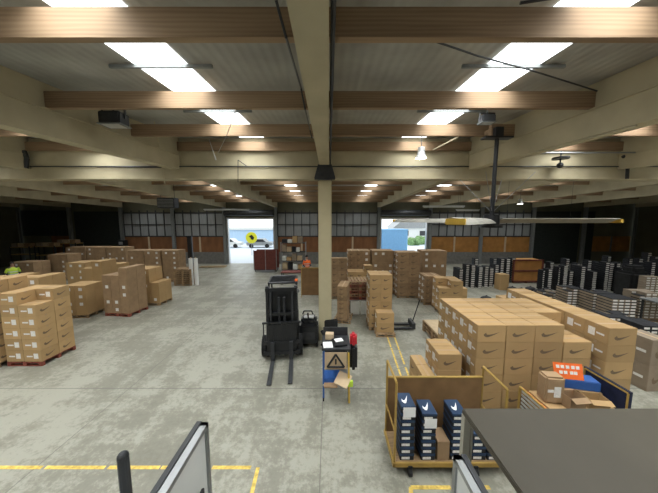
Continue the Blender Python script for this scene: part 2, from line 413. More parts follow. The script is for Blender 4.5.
# ------------------------------------------------------------------ floor tape
def tape(pts, w, label):
    b_ = MB()
    for (ax, ay), (bx_, by) in zip(pts[:-1], pts[1:]):
        d = Vector((bx_-ax, by-ay)); L_ = d.length; d.normalize(); n = Vector((-d.y, d.x))*w/2; t = 0
        while t < L_ - .02:
            e = min(L_, t + random.uniform(.45, 1.3)); a = Vector((ax, ay)) + d*t; c = Vector((ax, ay)) + d*e
            b_.add([(*(a-n), .001), (*(c-n), .001), (*(c+n), .001), (*(a+n), .001), (*(a-n), .003), (*(c-n), .003), (*(c+n), .003), (*(a+n), .003)],
                   [(0,3,2,1),(4,5,6,7),(0,1,5,4),(1,2,6,5),(2,3,7,6),(3,0,4,7)])
            t = e + random.choice((.03, .06, .14))
    return tag(b_.obj('floor_tape', 'tape_floor'), label, 'floor marking')
tape([P(-60, 467.5, 0), P(258, 467.5, 0), P(243, 530, 0)], .062, 'worn dashed yellow floor line with a corner, lower left')
tape([P(410, 530, 0), P(411, 487.5, 0), P(490, 487.5, 0)], .062, 'worn yellow floor line with a corner under the mustard trolley')
tape([P(386, 333, 0), P(404, 385, 0)], .05, 'yellow floor line running toward pallet jack, the one further left')
tape([P(393, 333, 0), P(412, 385, 0)], .05, 'yellow floor line running toward pallet jack, the one further right')

# ------------------------------------------------------------------ pallets and cartons
def pallet_mesh(matn):
    b_ = MB(); W, D = 1.16, 1.06
    for i in range(7): x = -W/2 + i*(W-.11)/6; b_.bev((x, -D/2, .112), (x+.11, D/2, .132), .003)
    for y in (-D/2, -.045, D/2-.09): b_.box((-W/2, y, .09), (W/2, y+.09, .112)); b_.box((-W/2, y, .0), (W/2, y+.09, .02))
    for x in (-W/2, -.06, W/2-.12):
        for y in (-D/2, -.045, D/2-.09): b_.box((x, y, .02), (x+.12, y+.09, .09))
    return b_.mesh('pallet', [matn])
PM = {'palletwood': pallet_mesh('palletwood'), 'redpallet': pallet_mesh('redpallet')}
PUSED = set()
def pallet(x, y, rz, sx=1, sy=1, mt='palletwood', label='wooden pallet', z=0, group=None):
    o = bpy.data.objects.new('wooden_pallet', PM[mt]); col.objects.link(o)
    o.location = (x, y, z); o.rotation_euler = (0, 0, rz); o.scale = (sx, sy, 1)
    return tag(o, label, 'pallet', group or 'pallets under the cartons')

SW = [(0,.42),(.03,.2),(.1,.06),(.2,0),(.34,.05),(.55,.24),(.78,.5),(1,.78),(.72,.58),(.48,.44),(.32,.38),(.22,.4),(.17,.5),(.16,.68),(.1,.6)]
def swoosh(b_, cx, cz, w, h, place, mi):
    """flat tick mark; place(u, v) gives a point on the face and outward offset is built in"""
    pts = [(cx + (x-.5)*w, cz + (z-.4)*h) for x, z in SW]
    # fan as small quads: triangulated through bmesh fill of ngon
    b_.add([place(u, v, .0012) for u, v in pts], [list(range(len(pts)))], mi)
CM = {}
def carton_mesh(w, d, h, sw, tone='carton', marks=True):
    """closed carton centred on its base; sw = 'y' or 'x' faces carry the tick; a sealed flap seam on top"""
    key = (round(w, 2), round(d, 2), round(h, 2), sw, tone, marks)
    if key in CM: return CM[key]
    b_ = MB(); b_.bev((-w/2, -d/2, 0), (w/2, d/2, h), .006 if marks else .004)
    if marks:
        if w >= d: b_.box((-w/2-.0008, -.028, h-.05), (w/2+.0008, .028, h+.0008), 1)
        else: b_.box((-.028, -d/2-.0008, h-.05), (.028, d/2+.0008, h+.0008), 1)
        if sw == 'y': b_.box((-w/2-.0013, -.34*d, .44*h), (-w/2, -.02*d, .54*h), 3)
        else: b_.box((-.34*w, -d/2-.0013, .42*h), (0, -d/2, .54*h), 3)
        if sw == 'y':
            swoosh(b_, 0, h*.45, w*.58, h*.40, lambda u, v, e: (u, -d/2-e, v), 2)
        elif sw == 'x':
            for s_ in (-1, 1): swoosh(b_, 0, h*.45, d*.58, h*.40, lambda u, v, e, s_=s_: (s_*(w/2+e), u*(1 if s_ > 0 else -1), v), 2)
    CM[key] = b_.mesh('carton', [tone, 'tape', 'print', 'sticker'])
    return CM[key]
STK = {}
def sticker_mesh(w, d, h, sw):
    key = (round(w, 2), round(d, 2), round(h, 2), sw)
    if key in STK: return STK[key]
    b_ = MB()
    if sw == 'y':
        for s_ in (-1,):
            b_.box((s_*w/2-.0015, .04*d, .25*h), (s_*w/2+.0015, .04*d+.13, .72*h))
    else:
        b_.box((.06*w, -d/2-.0015, .28*h), (.06*w+.13, -d/2+.0015, .74*h))
    STK[key] = b_.mesh('sticker', ['sticker'])
    return STK[key]
ORD = ['bottom', 'second', 'third', 'fourth', 'fifth', 'sixth', 'seventh', 'eighth', 'ninth', 'tenth']
FP = []
CART = []   # dicts waiting to be placed
def load(phrase, fx, fy, anchor, rz, cw, cd_, ch, H, sw='y', mt='palletwood', tone='carton', gap=.006, base=.134, jit=.006, pal=True, plabel=None):
    """a pallet of cartons; H[col][row] = layers, row 0 in front; (fx, fy) is the front left ('L') or front right ('R') corner"""
    nx, ny = len(H), len(H[0]); W, D = nx*(cw+gap), ny*(cd_+gap)
    rot = Matrix.Rotation(rz, 2)
    off = Vector((0, 0)) if anchor == 'L' else rot @ Vector((-W, 0))
    O = Vector((fx, fy)) + off; FP.append((phrase, [O + rot @ Vector(q) for q in ((0,0),(W,0),(W,D),(0,D))])); ldist = 1/math.hypot(O.x, O.y)
    if pal:
        c = O + rot @ Vector((W/2, D/2)); pallet(c.x, c.y, rz, max(.6, W/1.16), max(.6, D/1.06), mt, plabel or 'wooden pallet under the %s' % phrase)
    for i in range(nx):
        for j in range(ny):
            for l in range(H[i][j]):
                top = l == H[i][j]-1
                side = (i == nx-1 or H[i+1][j] <= l) if O.x + W/2 < 0 else (i == 0 or H[i-1][j] <= l)
                front = j == 0 or H[i][j-1] <= l
                oside = (i == 0 or i == nx-1)
                if not (top or side or front or oside): continue
                p = O + rot @ Vector(((i+.5)*(cw+gap), (j+.5)*(cd_+gap)))
                lay = 'top' if top else ORD[l]
                cw_ = '' if nx == 1 else (', leftmost column' if i == 0 else ', rightmost column' if i == nx-1 else ', %s column' % ORD[i])
                rw_ = '' if ny == 1 else (', front row' if j == 0 else ', back row' if j == ny-1 else ', %s row' % ORD[j])
                CART.append(dict(p=(p.x + random.uniform(-jit, jit)*.3, p.y + random.uniform(-jit, jit)*.3, base + l*(ch+.0015)), rz=rz + random.uniform(-jit, jit), w=cw, d=cd_, h=ch, sw=sw, tone=tone,
                     label='brown carton in %s: %s layer%s%s' % (phrase, lay, cw_, rw_), group='cartons in the %s' % phrase,
                     vis=(top or side or front), size=(max(cw, cd_)/math.hypot(p.x, p.y)), ld=ldist))
    return O

def g(px, py): return P(px, py, .13)
# left side
x, y = g(42, 362); load('nearest left pallet stack', x, y, 'R', R(0), .50, .48, .335, [[6, 6], [5, 6]], 'x', 'redpallet')
load('tall stack cut by left frame edge', x-1.14, y-.12, 'R', R(0), .50, .48, .335, [[7, 7], [7, 7]], 'x')
load('stack behind nearest left pallet', x-2.1, y+1.95, 'R', R(0), .50, .46, .335, [[6, 6], [6, 5], [6, 6]], 'x')
x, y = g(88, 315); load('low stack right of nearest left', x, y, 'R', R(4), .45, .45, .32, [[4, 4], [4, 4]], 'x')
load('stack behind the low left one', x-.75, y+1.7, 'R', R(3), .5, .45, .34, [[5, 5], [6, 6]], 'x')
x, y = g(130, 314); load('labelled dark left pallet stack', x, y, 'R', R(-6), .40, .48, .335, [[5, 5], [5, 5], [6, 6]], 'x', 'redpallet', 'oldcarton')
x, y = g(160, 303); load('half unloaded left pallet', x, y, 'R', R(-3), .45, .45, .335, [[5, 5], [5, 5], [3, 3]], 'y')
x, y = g(163, 300)
# back left rows
def row_of(names, px0, px1, base_row, ch, nl, cw, cd_, tone='oldcarton', n=2):
    xa, ya = P(px0, base_row, .13); xb, _ = P(px1, base_row, .13)
    k = len(names); step = (xb-xa)/k; nx = max(2, int((step-.08)/cw)); cwf = (step-.10)/nx - .006
    for i, nm in enumerate(names):
        H = [[nl[i % len(nl)] for _ in range(n)] for _ in range(nx)]
        load(nm, xa + i*step + .05, ya + random.uniform(0, .15), 'L', random.uniform(-.015, .015), cwf, cd_, ch, H, 'y', 'palletwood', tone)
row_of(['wrapped row under dark wall post', 'wrapped row left of white rolls', 'back left row beside wood stack'], 128, 180, 280, .335, [6, 6, 6], .42, .45)
row_of(['far left back row first pallet', 'far left back row second pallet', 'far left back row third pallet'], 66, 127, 274, .335, [6, 6, 6], .45, .45)
row_of(['mid left pallet behind dark stack'], 98, 118, 296, .335, [5], .45, .45, 'carton')
row_of(['mid left pallet before back row'], 66, 86, 293, .335, [5], .45, .45, 'carton')
row_of(['shaded stack by left wall'], 12, 36, 283, .335, [4], .5, .5, 'oldcarton')
row_of(['shaded second stack by left wall'], 47, 68, 279, .335, [5], .5, .5, 'oldcarton')
# centre back wall of cartons
row_of(['central back wall first pallet', 'central back wall second pallet'], 347, 394, 292, .335, [7, 7], .40, .45)
row_of(['central back wall third pallet'], 396.5, 420, 296, .335, [7], .40, .45, 'oldcarton')
row_of(['central back wall fourth pallet'], 421, 447, 293, .335, [7], .42, .45, 'oldcarton')
x, y = g(421, 301); load('short stack before fourth pallet', x+.06, y-.22, 'L', 0, .40, .42, .33, [[4, 4], [4, 4]], 'y', tone='oldcarton')
x, y = g(346, 308); load('cartons beside striped stack', x+.2, y+1.6, 'L', 0, .42, .42, .34, [[4, 4], [4, 4], [5, 4]], 'y')
x, y = g(331, 296); load('narrow stack behind the pillar', x, y, 'L', 0, .42, .42, .34, [[6], [6]], 'y', tone='oldcarton')
x, y = g(369, 327); load('stack on the pallet jack', x, y, 'L', R(-1), .42, .42, .335, [[6, 6], [6, 6]], 'y')
load('low pair before pallet jack stack', x+.20, y-.48, 'L', R(-1), .62, .42, .36, [[2]], 'y')
x, y = g(337, 320); load('striped stack beside the pillar', x, y, 'L', R(-12), .40, .50, .20, [[7, 7]], 'y', tone='oldcarton')
# right middle stack
x, y = g(428, 303); load('brown stack behind empty pallets', x+.05, y-1.05, 'L', R(-6), .50, .50, .34, [[3, 4], [4, 4]], 'y')
load('pair behind brown middle stack', x+1.12, y+.2, 'L', R(-6), .42, .42, .34, [[3], [2]], 'y')
# big block of sealed cartons, right
BZ = .134
ax, ay = P(473, 325, 2.18); ax += .10
H = [[6, 6, 6, 6, 6], [6, 6, 6, 6, 6], [6, 6, 6, 6, 6], [5, 5, 6, 6, 6]]
load('main block behind the mustard trolley', ax, ay, 'L', 0, .555, .335, .338, H, 'y', gap=.010, jit=.012)
bx0, by0 = P(605, 328, 2.18); bx0 += .09
load('long block along right aisle', bx0, by0, 'L', 0, .54, .45, .338, [[6, 6, 6, 6, 6]], 'y', gap=.008, jit=.01)
load('back of long right block', bx0+.02, by0+2.34, 'L', 0, .54, .45, .338, [[6, 5]], 'y', gap=.008, jit=.01)
cx0, cy0 = P(440, 354, 1.5)
load('small stack left of main block', cx0-.33, cy0+.02, 'L', 0, .265, .40, .338, [[3, 3]], 'x', pal=False, base=.002)
load('front cartons left of main block', cx0-.02, cy0, 'L', 0, .47, .34, .338, [[4, 4]], 'y', pal=True)
x, y = P(632, 370, 0); load('lone cartons right of long block', x, y, 'L', R(-5), .33, .30, .30, [[1]], 'x', pal=False, base=.002)
x, y = P(646, 392, 0); load('tall box at right frame edge', x, y, 'L', R(3), .50, .60, .66, [[2]], 'y', pal=False, base=.002, tone='greycarton')

# instances: 300 as single things, the rest as one heap
CART.sort(key=lambda c: (not c['vis'], -c['ld']))
first = {}
for n_, c in enumerate(CART[:300]):
    near = c['size'] > .030
    me = carton_mesh(c['w'], c['d'], c['h'], c['sw'], c['tone'], near)
    o = bpy.data.objects.new('carton', me); col.objects.link(o)
    o.location = c['p']; o.rotation_euler = (0, 0, c['rz']); tag(o, c['label'], 'carton', c['group'])
    if near or (c['size'] > .02 and (n_*7) % 3):
        s_ = bpy.data.objects.new('sticker', sticker_mesh(c['w'], c['d'], c['h'], c['sw'])); col.objects.link(s_); s_.parent = o
rest = MB()
for c in CART[300:]:
    if not c['vis']: continue
    mx = Matrix.Translation(c['p']) @ Matrix.Rotation(c['rz'], 4, 'Z')
    w, d, h = c['w'], c['d'], c['h']; k_ = {'carton': 0, 'oldcarton': 1, 'greycarton': 2}[c['tone']]
    rest.bev((-w/2, -d/2, 0), (w/2, d/2, h), .006, k_, mx)
    if random.random() < .5: rest.box((-.06, -d/2-.0015, .3*h), (.08, -d/2, .7*h), 3, mx)
tag(rest.obj('far_cartons', ['carton', 'oldcarton', 'greycarton', 'sticker']), 'far brown cartons stacked on pallets at the back of the warehouse', 'cartons', kind='stuff')
print('cartons', len(CART), sum(c['vis'] for c in CART))

# ------------------------------------------------------------------ shoe boxes
SB = {}
def shoe_mesh(tone, near, w=.21, d=.33, h=.12):
    key = (tone, near, w, d, h)
    if key not in SB:
        b_ = MB(); b_.bev((-w/2, -d/2, 0), (w/2, d/2, h-.03), .003)
        b_.bev((-w/2-.003, -d/2-.003, h-.036), (w/2+.003, d/2+.003, h-.002), .003, 1)
        b_.box((-.36*w, -d/2-.0045, .014), (.36*w, -d/2-.001, .072), 2)
        b_.box((w/2+.001, -.1, .014), (w/2+.0045, .04, .06), 2) if tone == 'blackcard' else None
        SB[key] = b_.mesh('shoe_box', [tone, 'blackcard' if tone != 'navycard' else 'navycard', 'sticker'])
    return SB[key]
SHOE = []
def shoes(cx, cy, n, tone, label, group, rz=0, z0=.0, w=.21, d=.33, h=.12):
    for i in range(n):
        SHOE.append(dict(p=(cx+random.uniform(-.006,.006), cy+random.uniform(-.006,.006), z0+i*h), rz=rz+random.uniform(-.02,.02), tone=tone, w=w, d=d, h=h,
                    label=label.replace('#', 'top' if i == n-1 else ORD[i] if i < 10 else 'upper'), group=group, size=1/math.hypot(cx, cy)))
def shoepile(phrase, px, row, nx, ny, n, tone='greycarton', rz=0):
    """a pallet of shoe boxes whose front left corner stands at px, row"""
    x, y = P(px, row, .134); W, D = .22*nx, .34*ny
    rot = Matrix.Rotation(rz, 2); c = Vector((x, y)) + rot @ Vector((W/2, D/2)); pallet(c.x, c.y, rz, max(.55, W/1.16), max(.6, D/1.06), 'palletwood', 'wooden pallet under %s' % phrase)
    for i in range(nx):
        for j in range(ny):
            if 0 < i < nx-1 and j > 0 : nn = None
            q = Vector((x, y)) + rot @ Vector(((i+.5)*.22, (j+.5)*.34))
            h_ = n - (1 if (i+j*2) % 3 == 0 and random.random() < .4 else 0)
            shoes(q.x, q.y, h_, tone, 'grey shoe box, # in %s%s%s' % (phrase, ', column %s from left' % ['first','second','third','fourth','fifth'][i] if nx > 1 else '', ', %s' % ('front' if j == 0 else 'behind') if ny > 1 else ''), 'shoe boxes in %s' % phrase, rz, .134)
# right side piles (end faces with white labels towards the aisle)
shoepile('pile behind long right block', 606, 341, 4, 2, 7, rz=R(-8))
shoepile('pile nearest right frame edge', 640, 352, 3, 2, 7, 'blackcard', rz=R(-5))
shoepile('pile right of aisle, middle', 610, 322, 4, 2, 8, rz=R(-6))
shoepile('pile left of middle aisle pile', 591, 315, 4, 2, 8, rz=R(-6))
shoepile('pile beside black covered heap', 566, 309, 3, 2, 8, rz=R(-6))
shoepile('tall pile at right edge', 637, 318, 4, 2, 9, rz=R(-6))
shoepile('pile behind tall right one', 643, 303, 4, 1, 11, rz=R(-6))
shoepile('low pile by clutter', 548, 303, 3, 2, 4, rz=R(4))
# far right black stacks
blk = [(459,285,9),(465,286,12),(471,287,12),(478,287,11),(484,286,11),(489,286,10),(494,284,11),(499,283,14),(505,283,14),(510,282,14),(456,283,9),
       (541,289,10),(546,290,11),(551,288,9),(556,290,12),(561,291,13),(567,290,10),(573,290,13),(578,292,13),(584,289,11),(590,291,10),(596,290,14),(601,292,15),(606,290,14),
       (612,290,14),(617,292,12),(622,290,10),(628,293,11),(634,291,13),(640,290,14),(646,292,15),(652,290,15),(657,291,16),
       (563,283,14),(585,283,13),(604,282,15),(625,283,14),(643,282,17),(650,283,15),(548,283,12),(574,282,11),(594,282,12),(614,283,12),(635,283,14),(492,280,13),(474,280,13)]
for i, (px, row, n) in enumerate(blk):
    x, y = P(px, row, 0)
    where = 'in front of the ochre panels, near the plywood crate' if px < 530 else 'in the field of stacks by the right wall'
    shoes(x, y, n, 'blackcard', 'black shoe box with white end label %s' % where, 'black shoe boxes %s' % ('by the plywood crate' if px < 530 else 'by the right wall'), R(random.uniform(-6, 6)), .002, .27, .36, .12)
SHOE.sort(key=lambda s_: -s_['size'])
for s_ in SHOE[:292]:
    o = bpy.data.objects.new('shoe_box', shoe_mesh(s_['tone'], 0, s_['w'], s_['d'], s_['h'])); col.objects.link(o)
    o.location = s_['p']; o.rotation_euler = (0, 0, s_['rz']); tag(o, s_['label'], 'shoe box', s_['group'])
rest = MB()
for s_ in SHOE[292:]:
    mx = Matrix.Translation(s_['p']) @ Matrix.Rotation(s_['rz'], 4, 'Z'); w, d, h = s_['w'], s_['d'], s_['h']
    rest.box((-w/2, -d/2, 0), (w/2, d/2, h-.006), 0 if s_['tone'] == 'blackcard' else 1, mx)
    rest.box((-.36*w, -d/2-.004, .014), (.36*w, -d/2, .075), 2, mx)
tag(rest.obj('far_shoe_boxes', ['blackcard', 'greycarton', 'sticker']), 'far stacks of black shoe boxes with white labels, back right', 'shoe boxes', kind='stuff')
print('shoe boxes', len(SHOE))

# ------------------------------------------------------------------ forklift
def forklift(x, y, rz):
    t = thing('forklift', 'black counterbalance forklift with lowered forks facing the camera', 'forklift', (x, y, 0), rz)
    b_ = MB().bev((-.48, .55, .28), (.48, 1.75, .95), .05).bev((-.50, 1.55, .30), (.50, 2.25, 1.10), .12).bev((-.44, .50, .85), (.44, .72, 1.25), .03)
    b_.obj('body', 'black', t)
    gd = MB()
    for sx in (-1, 1):
        gd.tube((sx*.46, .60, .9), (sx*.44, .95, 2.16), .03); gd.tube((sx*.46, 1.95, 1.0), (sx*.44, 1.80, 2.16), .03)
        gd.tube((sx*.44, .90, 2.18), (sx*.44, 1.88, 2.18), .035)
    gd.tube((-.44, .90, 2.18), (.44, .90, 2.18), .035); gd.tube((-.44, 1.88, 2.18), (.44, 1.88, 2.18), .035)
    for i in range(6): gd.box((-.42, 1.02+.14*i, 2.17), (.42, 1.05+.14*i, 2.20))
    gd.obj('overhead_guard', 'black', t)
    for sx in (-1, 1):
        MB().box((sx*.42-.04, .20, .08), (sx*.42+.04, .36, 2.24)).obj('mast_rail', 'black', t)
        MB().box((sx*.32-.03, .14, .10), (sx*.32+.03, .26, 2.18)).obj('inner_mast_rail', 'darksteel', t)
        MB().tube((sx*.47, .48, .31), (sx*.62, .48, .31), .31, 20).tube((sx*.60, .48, .31), (sx*.63, .48, .31), .13, 12).obj('wheel', 'rubber', t)
        MB().tube((sx*.38, 1.85, .24), (sx*.52, 1.85, .24), .24, 18).obj('wheel', 'rubber', t)
        fk = MB().box((sx*.27-.055, -.02, .05), (sx*.27+.055, .05, .62)).add(
            [(sx*.27-.055, -1.10, .04), (sx*.27+.055, -1.10, .04), (sx*.27+.055, .05, .04), (sx*.27-.055, .05, .04),
             (sx*.27-.055, -1.10, .055), (sx*.27+.055, -1.10, .055), (sx*.27+.055, .05, .09), (sx*.27-.055, .05, .09)],
            [(0,3,2,1),(4,5,6,7),(0,1,5,4),(1,2,6,5),(2,3,7,6),(3,0,4,7)])
        fk.obj('fork', 'darksteel', t)
        MB().tube((sx*.47, .86, 1.92), (sx*.47, .80, 1.92), .07, 12).tube((sx*.47, .86, 1.9), (sx*.44, .9, 2.0), .015).obj('headlight', 'steel', t)
    for cb in (((-.46, .12, 2.12), (.46, .2, 2.22)), ((-.40, .20, 1.35), (.40, .30, 1.44)), ((-.40, .2, .35), (.40, .3, .45))): bx(*cb).obj('mast_crossbar', 'black', t)
    MB().tube((-.08, .26, .1), (-.08, .26, 1.9), .045).tube((.08, .26, .1), (.08, .26, 1.9), .045).obj('lift_cylinder', 'darksteel', t)
    cr = MB().box((-.54, .06, .52), (.54, .12, .62)).box((-.54, .06, .20), (.54, .12, .30)).obj('carriage', 'black', t)
    br = MB()
    for i in range(9): br.box((-.54+.13*i, .07, .60), (-.54+.13*i+.03, .11, 1.18))
    br.box((-.56, .06, 1.16), (.56, .12, 1.21)); br.box((-.44, .09, .30), (.44, .11, 1.12))
    br.obj('load_backrest', 'black', t)
    MB().bev((-.24, 1.25, .95), (.24, 1.7, 1.08), .04).bev((-.22, 1.62, 1.05), (.22, 1.75, 1.65), .04).obj('seat', 'rubber', t)
    st = MB()
    for i in range(16):
        a, c = 2*math.pi*i/16, 2*math.pi*(i+1)/16
        st.tube((.17*math.cos(a), .98+.13*math.sin(a), 1.42+.11*math.sin(a)), (.17*math.cos(c), .98+.13*math.sin(c), 1.42+.11*math.sin(c)), .014, 6)
    st.tube((0, .98, 1.42), (0, .75, 1.2), .02); st.tube((-.16, .98, 1.42), (.16, .98, 1.42), .012)
    st.obj('steering_wheel', 'black', t)
    MB().tube((.44, .98, 2.2), (.44, .98, 2.27), .05, 10).obj('beacon', 'orange', t)
    MB().box((-.38, .365, .45), (.38, .375, 2.12)).obj('mast_screen', 'black', t)
    MB().box((-.12, .10, .70), (.12, .115, .86)).obj('plate', 'darksteel', t)
    return t
fx, fy = P(281.5, 362, 0)
forklift(fx+.02, fy, R(7))

# black walkie stacker / pallet truck right of the forklift
x, y = P(310, 346, 0); x -= .03
t = thing('pallet_truck', 'black electric pallet truck parked between forklift and pillar', 'pallet truck', (x, y+.05, 0), R(0))
MB().bev((-.30, -.2, .12), (.30, .3, .80), .05).bev((-.26, -.1, .78), (.26, .25, 1.0), .06).obj('body', 'black', t)
for sx in (-1, 1):
    MB().box((sx*.2-.07, .3, .08), (sx*.2+.07, 1.3, .14)).obj('fork', 'darksteel', t)
    MB().tube((sx*.24, -.08, .1), (sx*.30, -.08, .1), .1, 12).obj('wheel', 'rubber', t)
hd = MB().path([(0, -.12, .9), (0, -.38, 1.2), (0, -.42, 1.28)], .025); hd.path([(-.16, -.42, 1.25), (-.12, -.44, 1.36), (.12, -.44, 1.36), (.16, -.42, 1.25)], .022)
hd.obj('tiller', 'black', t)
MB().box((-.16, -.12, .99), (.16, .1, 1.02)).obj('cover_panel', 'alu', t)
MB().box((-.2, -.215, .3), (.2, -.2, .55)).obj('front_panel', 'darksteel', t)
# office chair behind the cart
x, y = P(329, 346, 0); y = 7.98
t = thing('office_chair', 'black office chair standing at the foot of the pillar', 'chair', (x, y, 0), R(15))
MB().bev((-.24, -.24, .44), (.24, .24, .52), .03).obj('seat', 'rubber', t)
MB().bev((-.22, -.29, .60), (.22, -.22, 1.05), .03).tube((0, -.25, .45), (0, -.27, .7), .02).obj('backrest', 'rubber', t)
MB().tube((0,0,.08), (0,0,.44), .025).obj('gas_lift', 'darksteel', t)
b_ = MB()
for i in range(5):
    a = 2*math.pi*i/5; b_.tube((0,0,.10), (.27*math.cos(a), .27*math.sin(a), .06), .02)
b_.obj('star_base', 'black', t)
for i in range(5):
    a = 2*math.pi*i/5; MB().ball((.27*math.cos(a), .27*math.sin(a), .03), .03, seg=8, rings=6).obj('caster', 'rubber', t)

# ------------------------------------------------------------------ work cart with warning sign
x, y = P(336, 401, 0)
t = thing('work_cart', 'grey steel work cart standing on the floor before the pillar', 'cart', (x, y, 0), 0)
for sx in (-1, 1):
    for yy in (0, .66):
        MB().box((sx*.29-.02, yy-.02, .08), (sx*.29+.02, yy+.02, 1.27)).obj('leg', 'darksteel' if sx > 0 else 'blue', t)
        MB().tube((sx*.29-.015, yy, .05), (sx*.29+.015, yy, .05), .048, 12).obj('caster', 'rubber', t)
MB().bev((-.31, -.05, .40), (.31, .70, .43), .005).obj('shelf', 'steel', t)
MB().bev((-.33, -.04, 1.25), (.33, .70, 1.29), .005).obj('worktop', 'darksteel', t)
MB().box((-.31, .66, .45), (.31, .68, 1.5)).obj('back_panel', 'darksteel', t)
sp = thing('warning_sign', 'silver panel with black triangle warning symbol on the front of cart', 'sign', (x-.01, y-.045, .80))
MB().box((-.25, -.01, .02), (.25, .0, .42)).obj('panel', 'beige', sp)
tr = MB()
for a, c in (((-.19, .08), (.19, .08)), ((.19, .08), (0, .38)), ((0, .38), (-.19, .08))): tr.tube((a[0], -.02, a[1]), (c[0], -.02, c[1]), .024, 6)
tr.tube((0, -.02, .15), (0, -.02, .27), .02, 6)
tr.obj('triangle_symbol', 'black', sp)
cy_ = y
def lying(name, label, cat, a, b, mt, rz=0, loc=(0,0,0), bev=.004):
    o = MB().bev(a, b, bev).obj(name, mt); o.location = loc; o.rotation_euler = (0, 0, rz); return tag(o, label, cat)
lying('clipboard_paper', 'white paper sheet on left of the work cart top', 'paper', (-.11,-.14,0), (.11,.14,.012), 'paper', R(5), (x-.19, y+.15, 1.292))
lying('paper_pad', 'white paper pad on black tray, right half of cart top', 'paper', (-.10,-.08,0), (.10,.08,.012), 'paper', R(18), (x+.07, y+.3, 1.335))
lying('tray', 'black document tray on right half of cart top', 'tray', (-.15,-.2,0), (.15,.2,.04), 'black', R(12), (x+.08, y+.26, 1.292), .01)
lying('carton_piece', 'small pale carton standing at back of cart top', 'carton', (-.10,-.08,0), (.10,.08,.14), 'beige', R(-5), (x-.15, y+.48, 1.292))
lying('blue_crate', 'blue plastic crate on lower shelf of the work cart', 'crate', (-.22,-.09,0), (.16,.25,.13), 'blue', R(2), (x-.06, y+.08, .433), .01)
lying('cardboard_sheet', 'tan cardboard flat hanging over front right of cart shelf', 'cardboard', (-.16,-.20,0), (.16,.14,.012), 'beige', R(-25), (x+.17, y-.06, .60), .002).rotation_euler = (R(20), R(10), R(-25))
lying('folded_carton', 'brown folded carton on front left of the cart shelf', 'cardboard', (-.26,-.1,0), (.05,.05,.035), 'oldcarton', R(0), (x-.02, y-.06, .435))
tp = thing('yellow_handle_scraper', 'yellow handled scraper leaning on right side of work cart', 'tool', (x+.30, y-.05, .02))
MB().tube((.0, -.03, .0), (-.02, .02, 1.18), .022, 8).obj('handle', 'yellow', tp)
MB().bev((-.04, -.09, 0.42), (.08, -.02, .56), .01).obj('head', 'lime', tp)
bg = thing('shoulder_bag', 'black and red bag hanging on back right of work cart', 'bag', (x+.424, y+.35, .62))
MB().bev((-.09, -.17, 0), (.09, .17, .62), .06).obj('body', 'black', bg)
MB().bev((-.08, -.13, .58), (.08, .11, .88), .05).obj('top_flap', 'red', bg)

# ------------------------------------------------------------------ stock trolleys
def trolley(name, label, x0, x1, y0, y1, backh, sideh, lefth, panelmat, rightmat=None):
    t = thing(name, label, 'trolley', (x0, y0, 0)); W, D = x1-x0, y1-y0
    MB().box((0, 0, .18), (W, D, .215)).obj('deck', 'palletwood', t)
    MB().box((-.02, -.03, .15), (W+.02, 0, .225)).box((-.02, D, .15), (W+.02, D+.03, .225)).box((-.03, -.03, .15), (0, D+.03, .225)).box((W, -.03, .15), (W+.03, D+.03, .225)).obj('base_frame', 'goldsteel', t)
    for xx in (.25, W-.45):
        for yy in (-.02, D-.10):
            MB().tube((xx-.02, yy, .075), (xx+.03, yy, .075), .075, 16).box((xx-.03, yy-.03, .09), (xx+.04, yy+.03, .18)).tube((xx-.025, yy, .075), (xx+.035, yy, .075), .03, 10).obj('wheel', 'rubber', t)
    for (px_, py_, hh) in ((0, 0, lefth), (0, D, lefth), (W, 0, sideh), (W, D, sideh)):
        MB().tube((px_, py_, .2), (px_, py_, hh), .02, 8).obj('post', 'goldsteel', t)
    MB().box((.02, D-.012, .215), (W-.02, D+.0, backh)).obj('back_panel', panelmat, t)
    MB().tube((0, D, backh), (W, D, backh), .022, 8).obj('back_rail', 'goldsteel', t)
    MB().tube((0, 0, lefth), (0, D, lefth), .02, 8).obj('side_rail', 'goldsteel', t); MB().tube((0, 0, .75), (0, D, .75), .015, 8).obj('side_rail', 'goldsteel', t)
    MB().tube((W, 0, sideh), (W, D, sideh), .02, 8).obj('side_rail', 'goldsteel', t); MB().tube((W, 0, .75), (W, D, .75), .015, 8).obj('side_rail', 'goldsteel', t)
    if rightmat: MB().box((W-.012, .02, .215), (W+.0, D-.02, sideh-.02)).obj('side_panel', rightmat, t)
    return t
ty0 = P(393, 463, .2)[1]; ty1 = P(399, 378, 1.28)[1]
trolley('stock_trolley', 'mustard framed stock trolley with brown panel holding stacked shoe boxes', 1.08, 2.86, ty0, ty1, 1.30, 1.50, 1.62, 'hard')
# shoe boxes in the trolley: body, lid, end label, each their own part
def big_shoebox(x, y, z, rz, label, group, sheet_=False):
    o = thing('shoe_box', label, 'shoe box', (x, y, z), rz, group)
    MB().bev((-.115, -.165, 0), (.115, .165, .105), .004).obj('base', 'blackcard', o)
    MB().bev((-.12, -.17, .075), (.12, .17, .118), .004).obj('lid', 'navycard', o)
    b_ = MB().box((-.09, -.1675, .018), (.045, -.1655, .062)); b_.obj('end_label', 'sticker', o)
    l = MB(); swoosh(l, 0, 0, .17, .15, lambda u, v, e: (u*.85-v*.3, v*1.1+u*.45, .1185), 0); l.obj('lid_mark', 'paper', o)
    return o
def trolley_stack(px, n, w0, name):
    z = .216; X = (px-329)/252*4.28; yy = ty0+.20
    for i in range(n):
        big_shoebox(X + random.uniform(-.006, .006), yy + random.uniform(-.005, .005), z+i*.12, random.uniform(-.02, .02), 'navy lidded shoe box, %s in the %s trolley stack' % ('top' if i == n-1 else ORD[i], name), 'shoe boxes in %s trolley stack' % name)
    return X, yy, z+n*.12
sx1 = trolley_stack(405, 8, 0, 'leftmost')
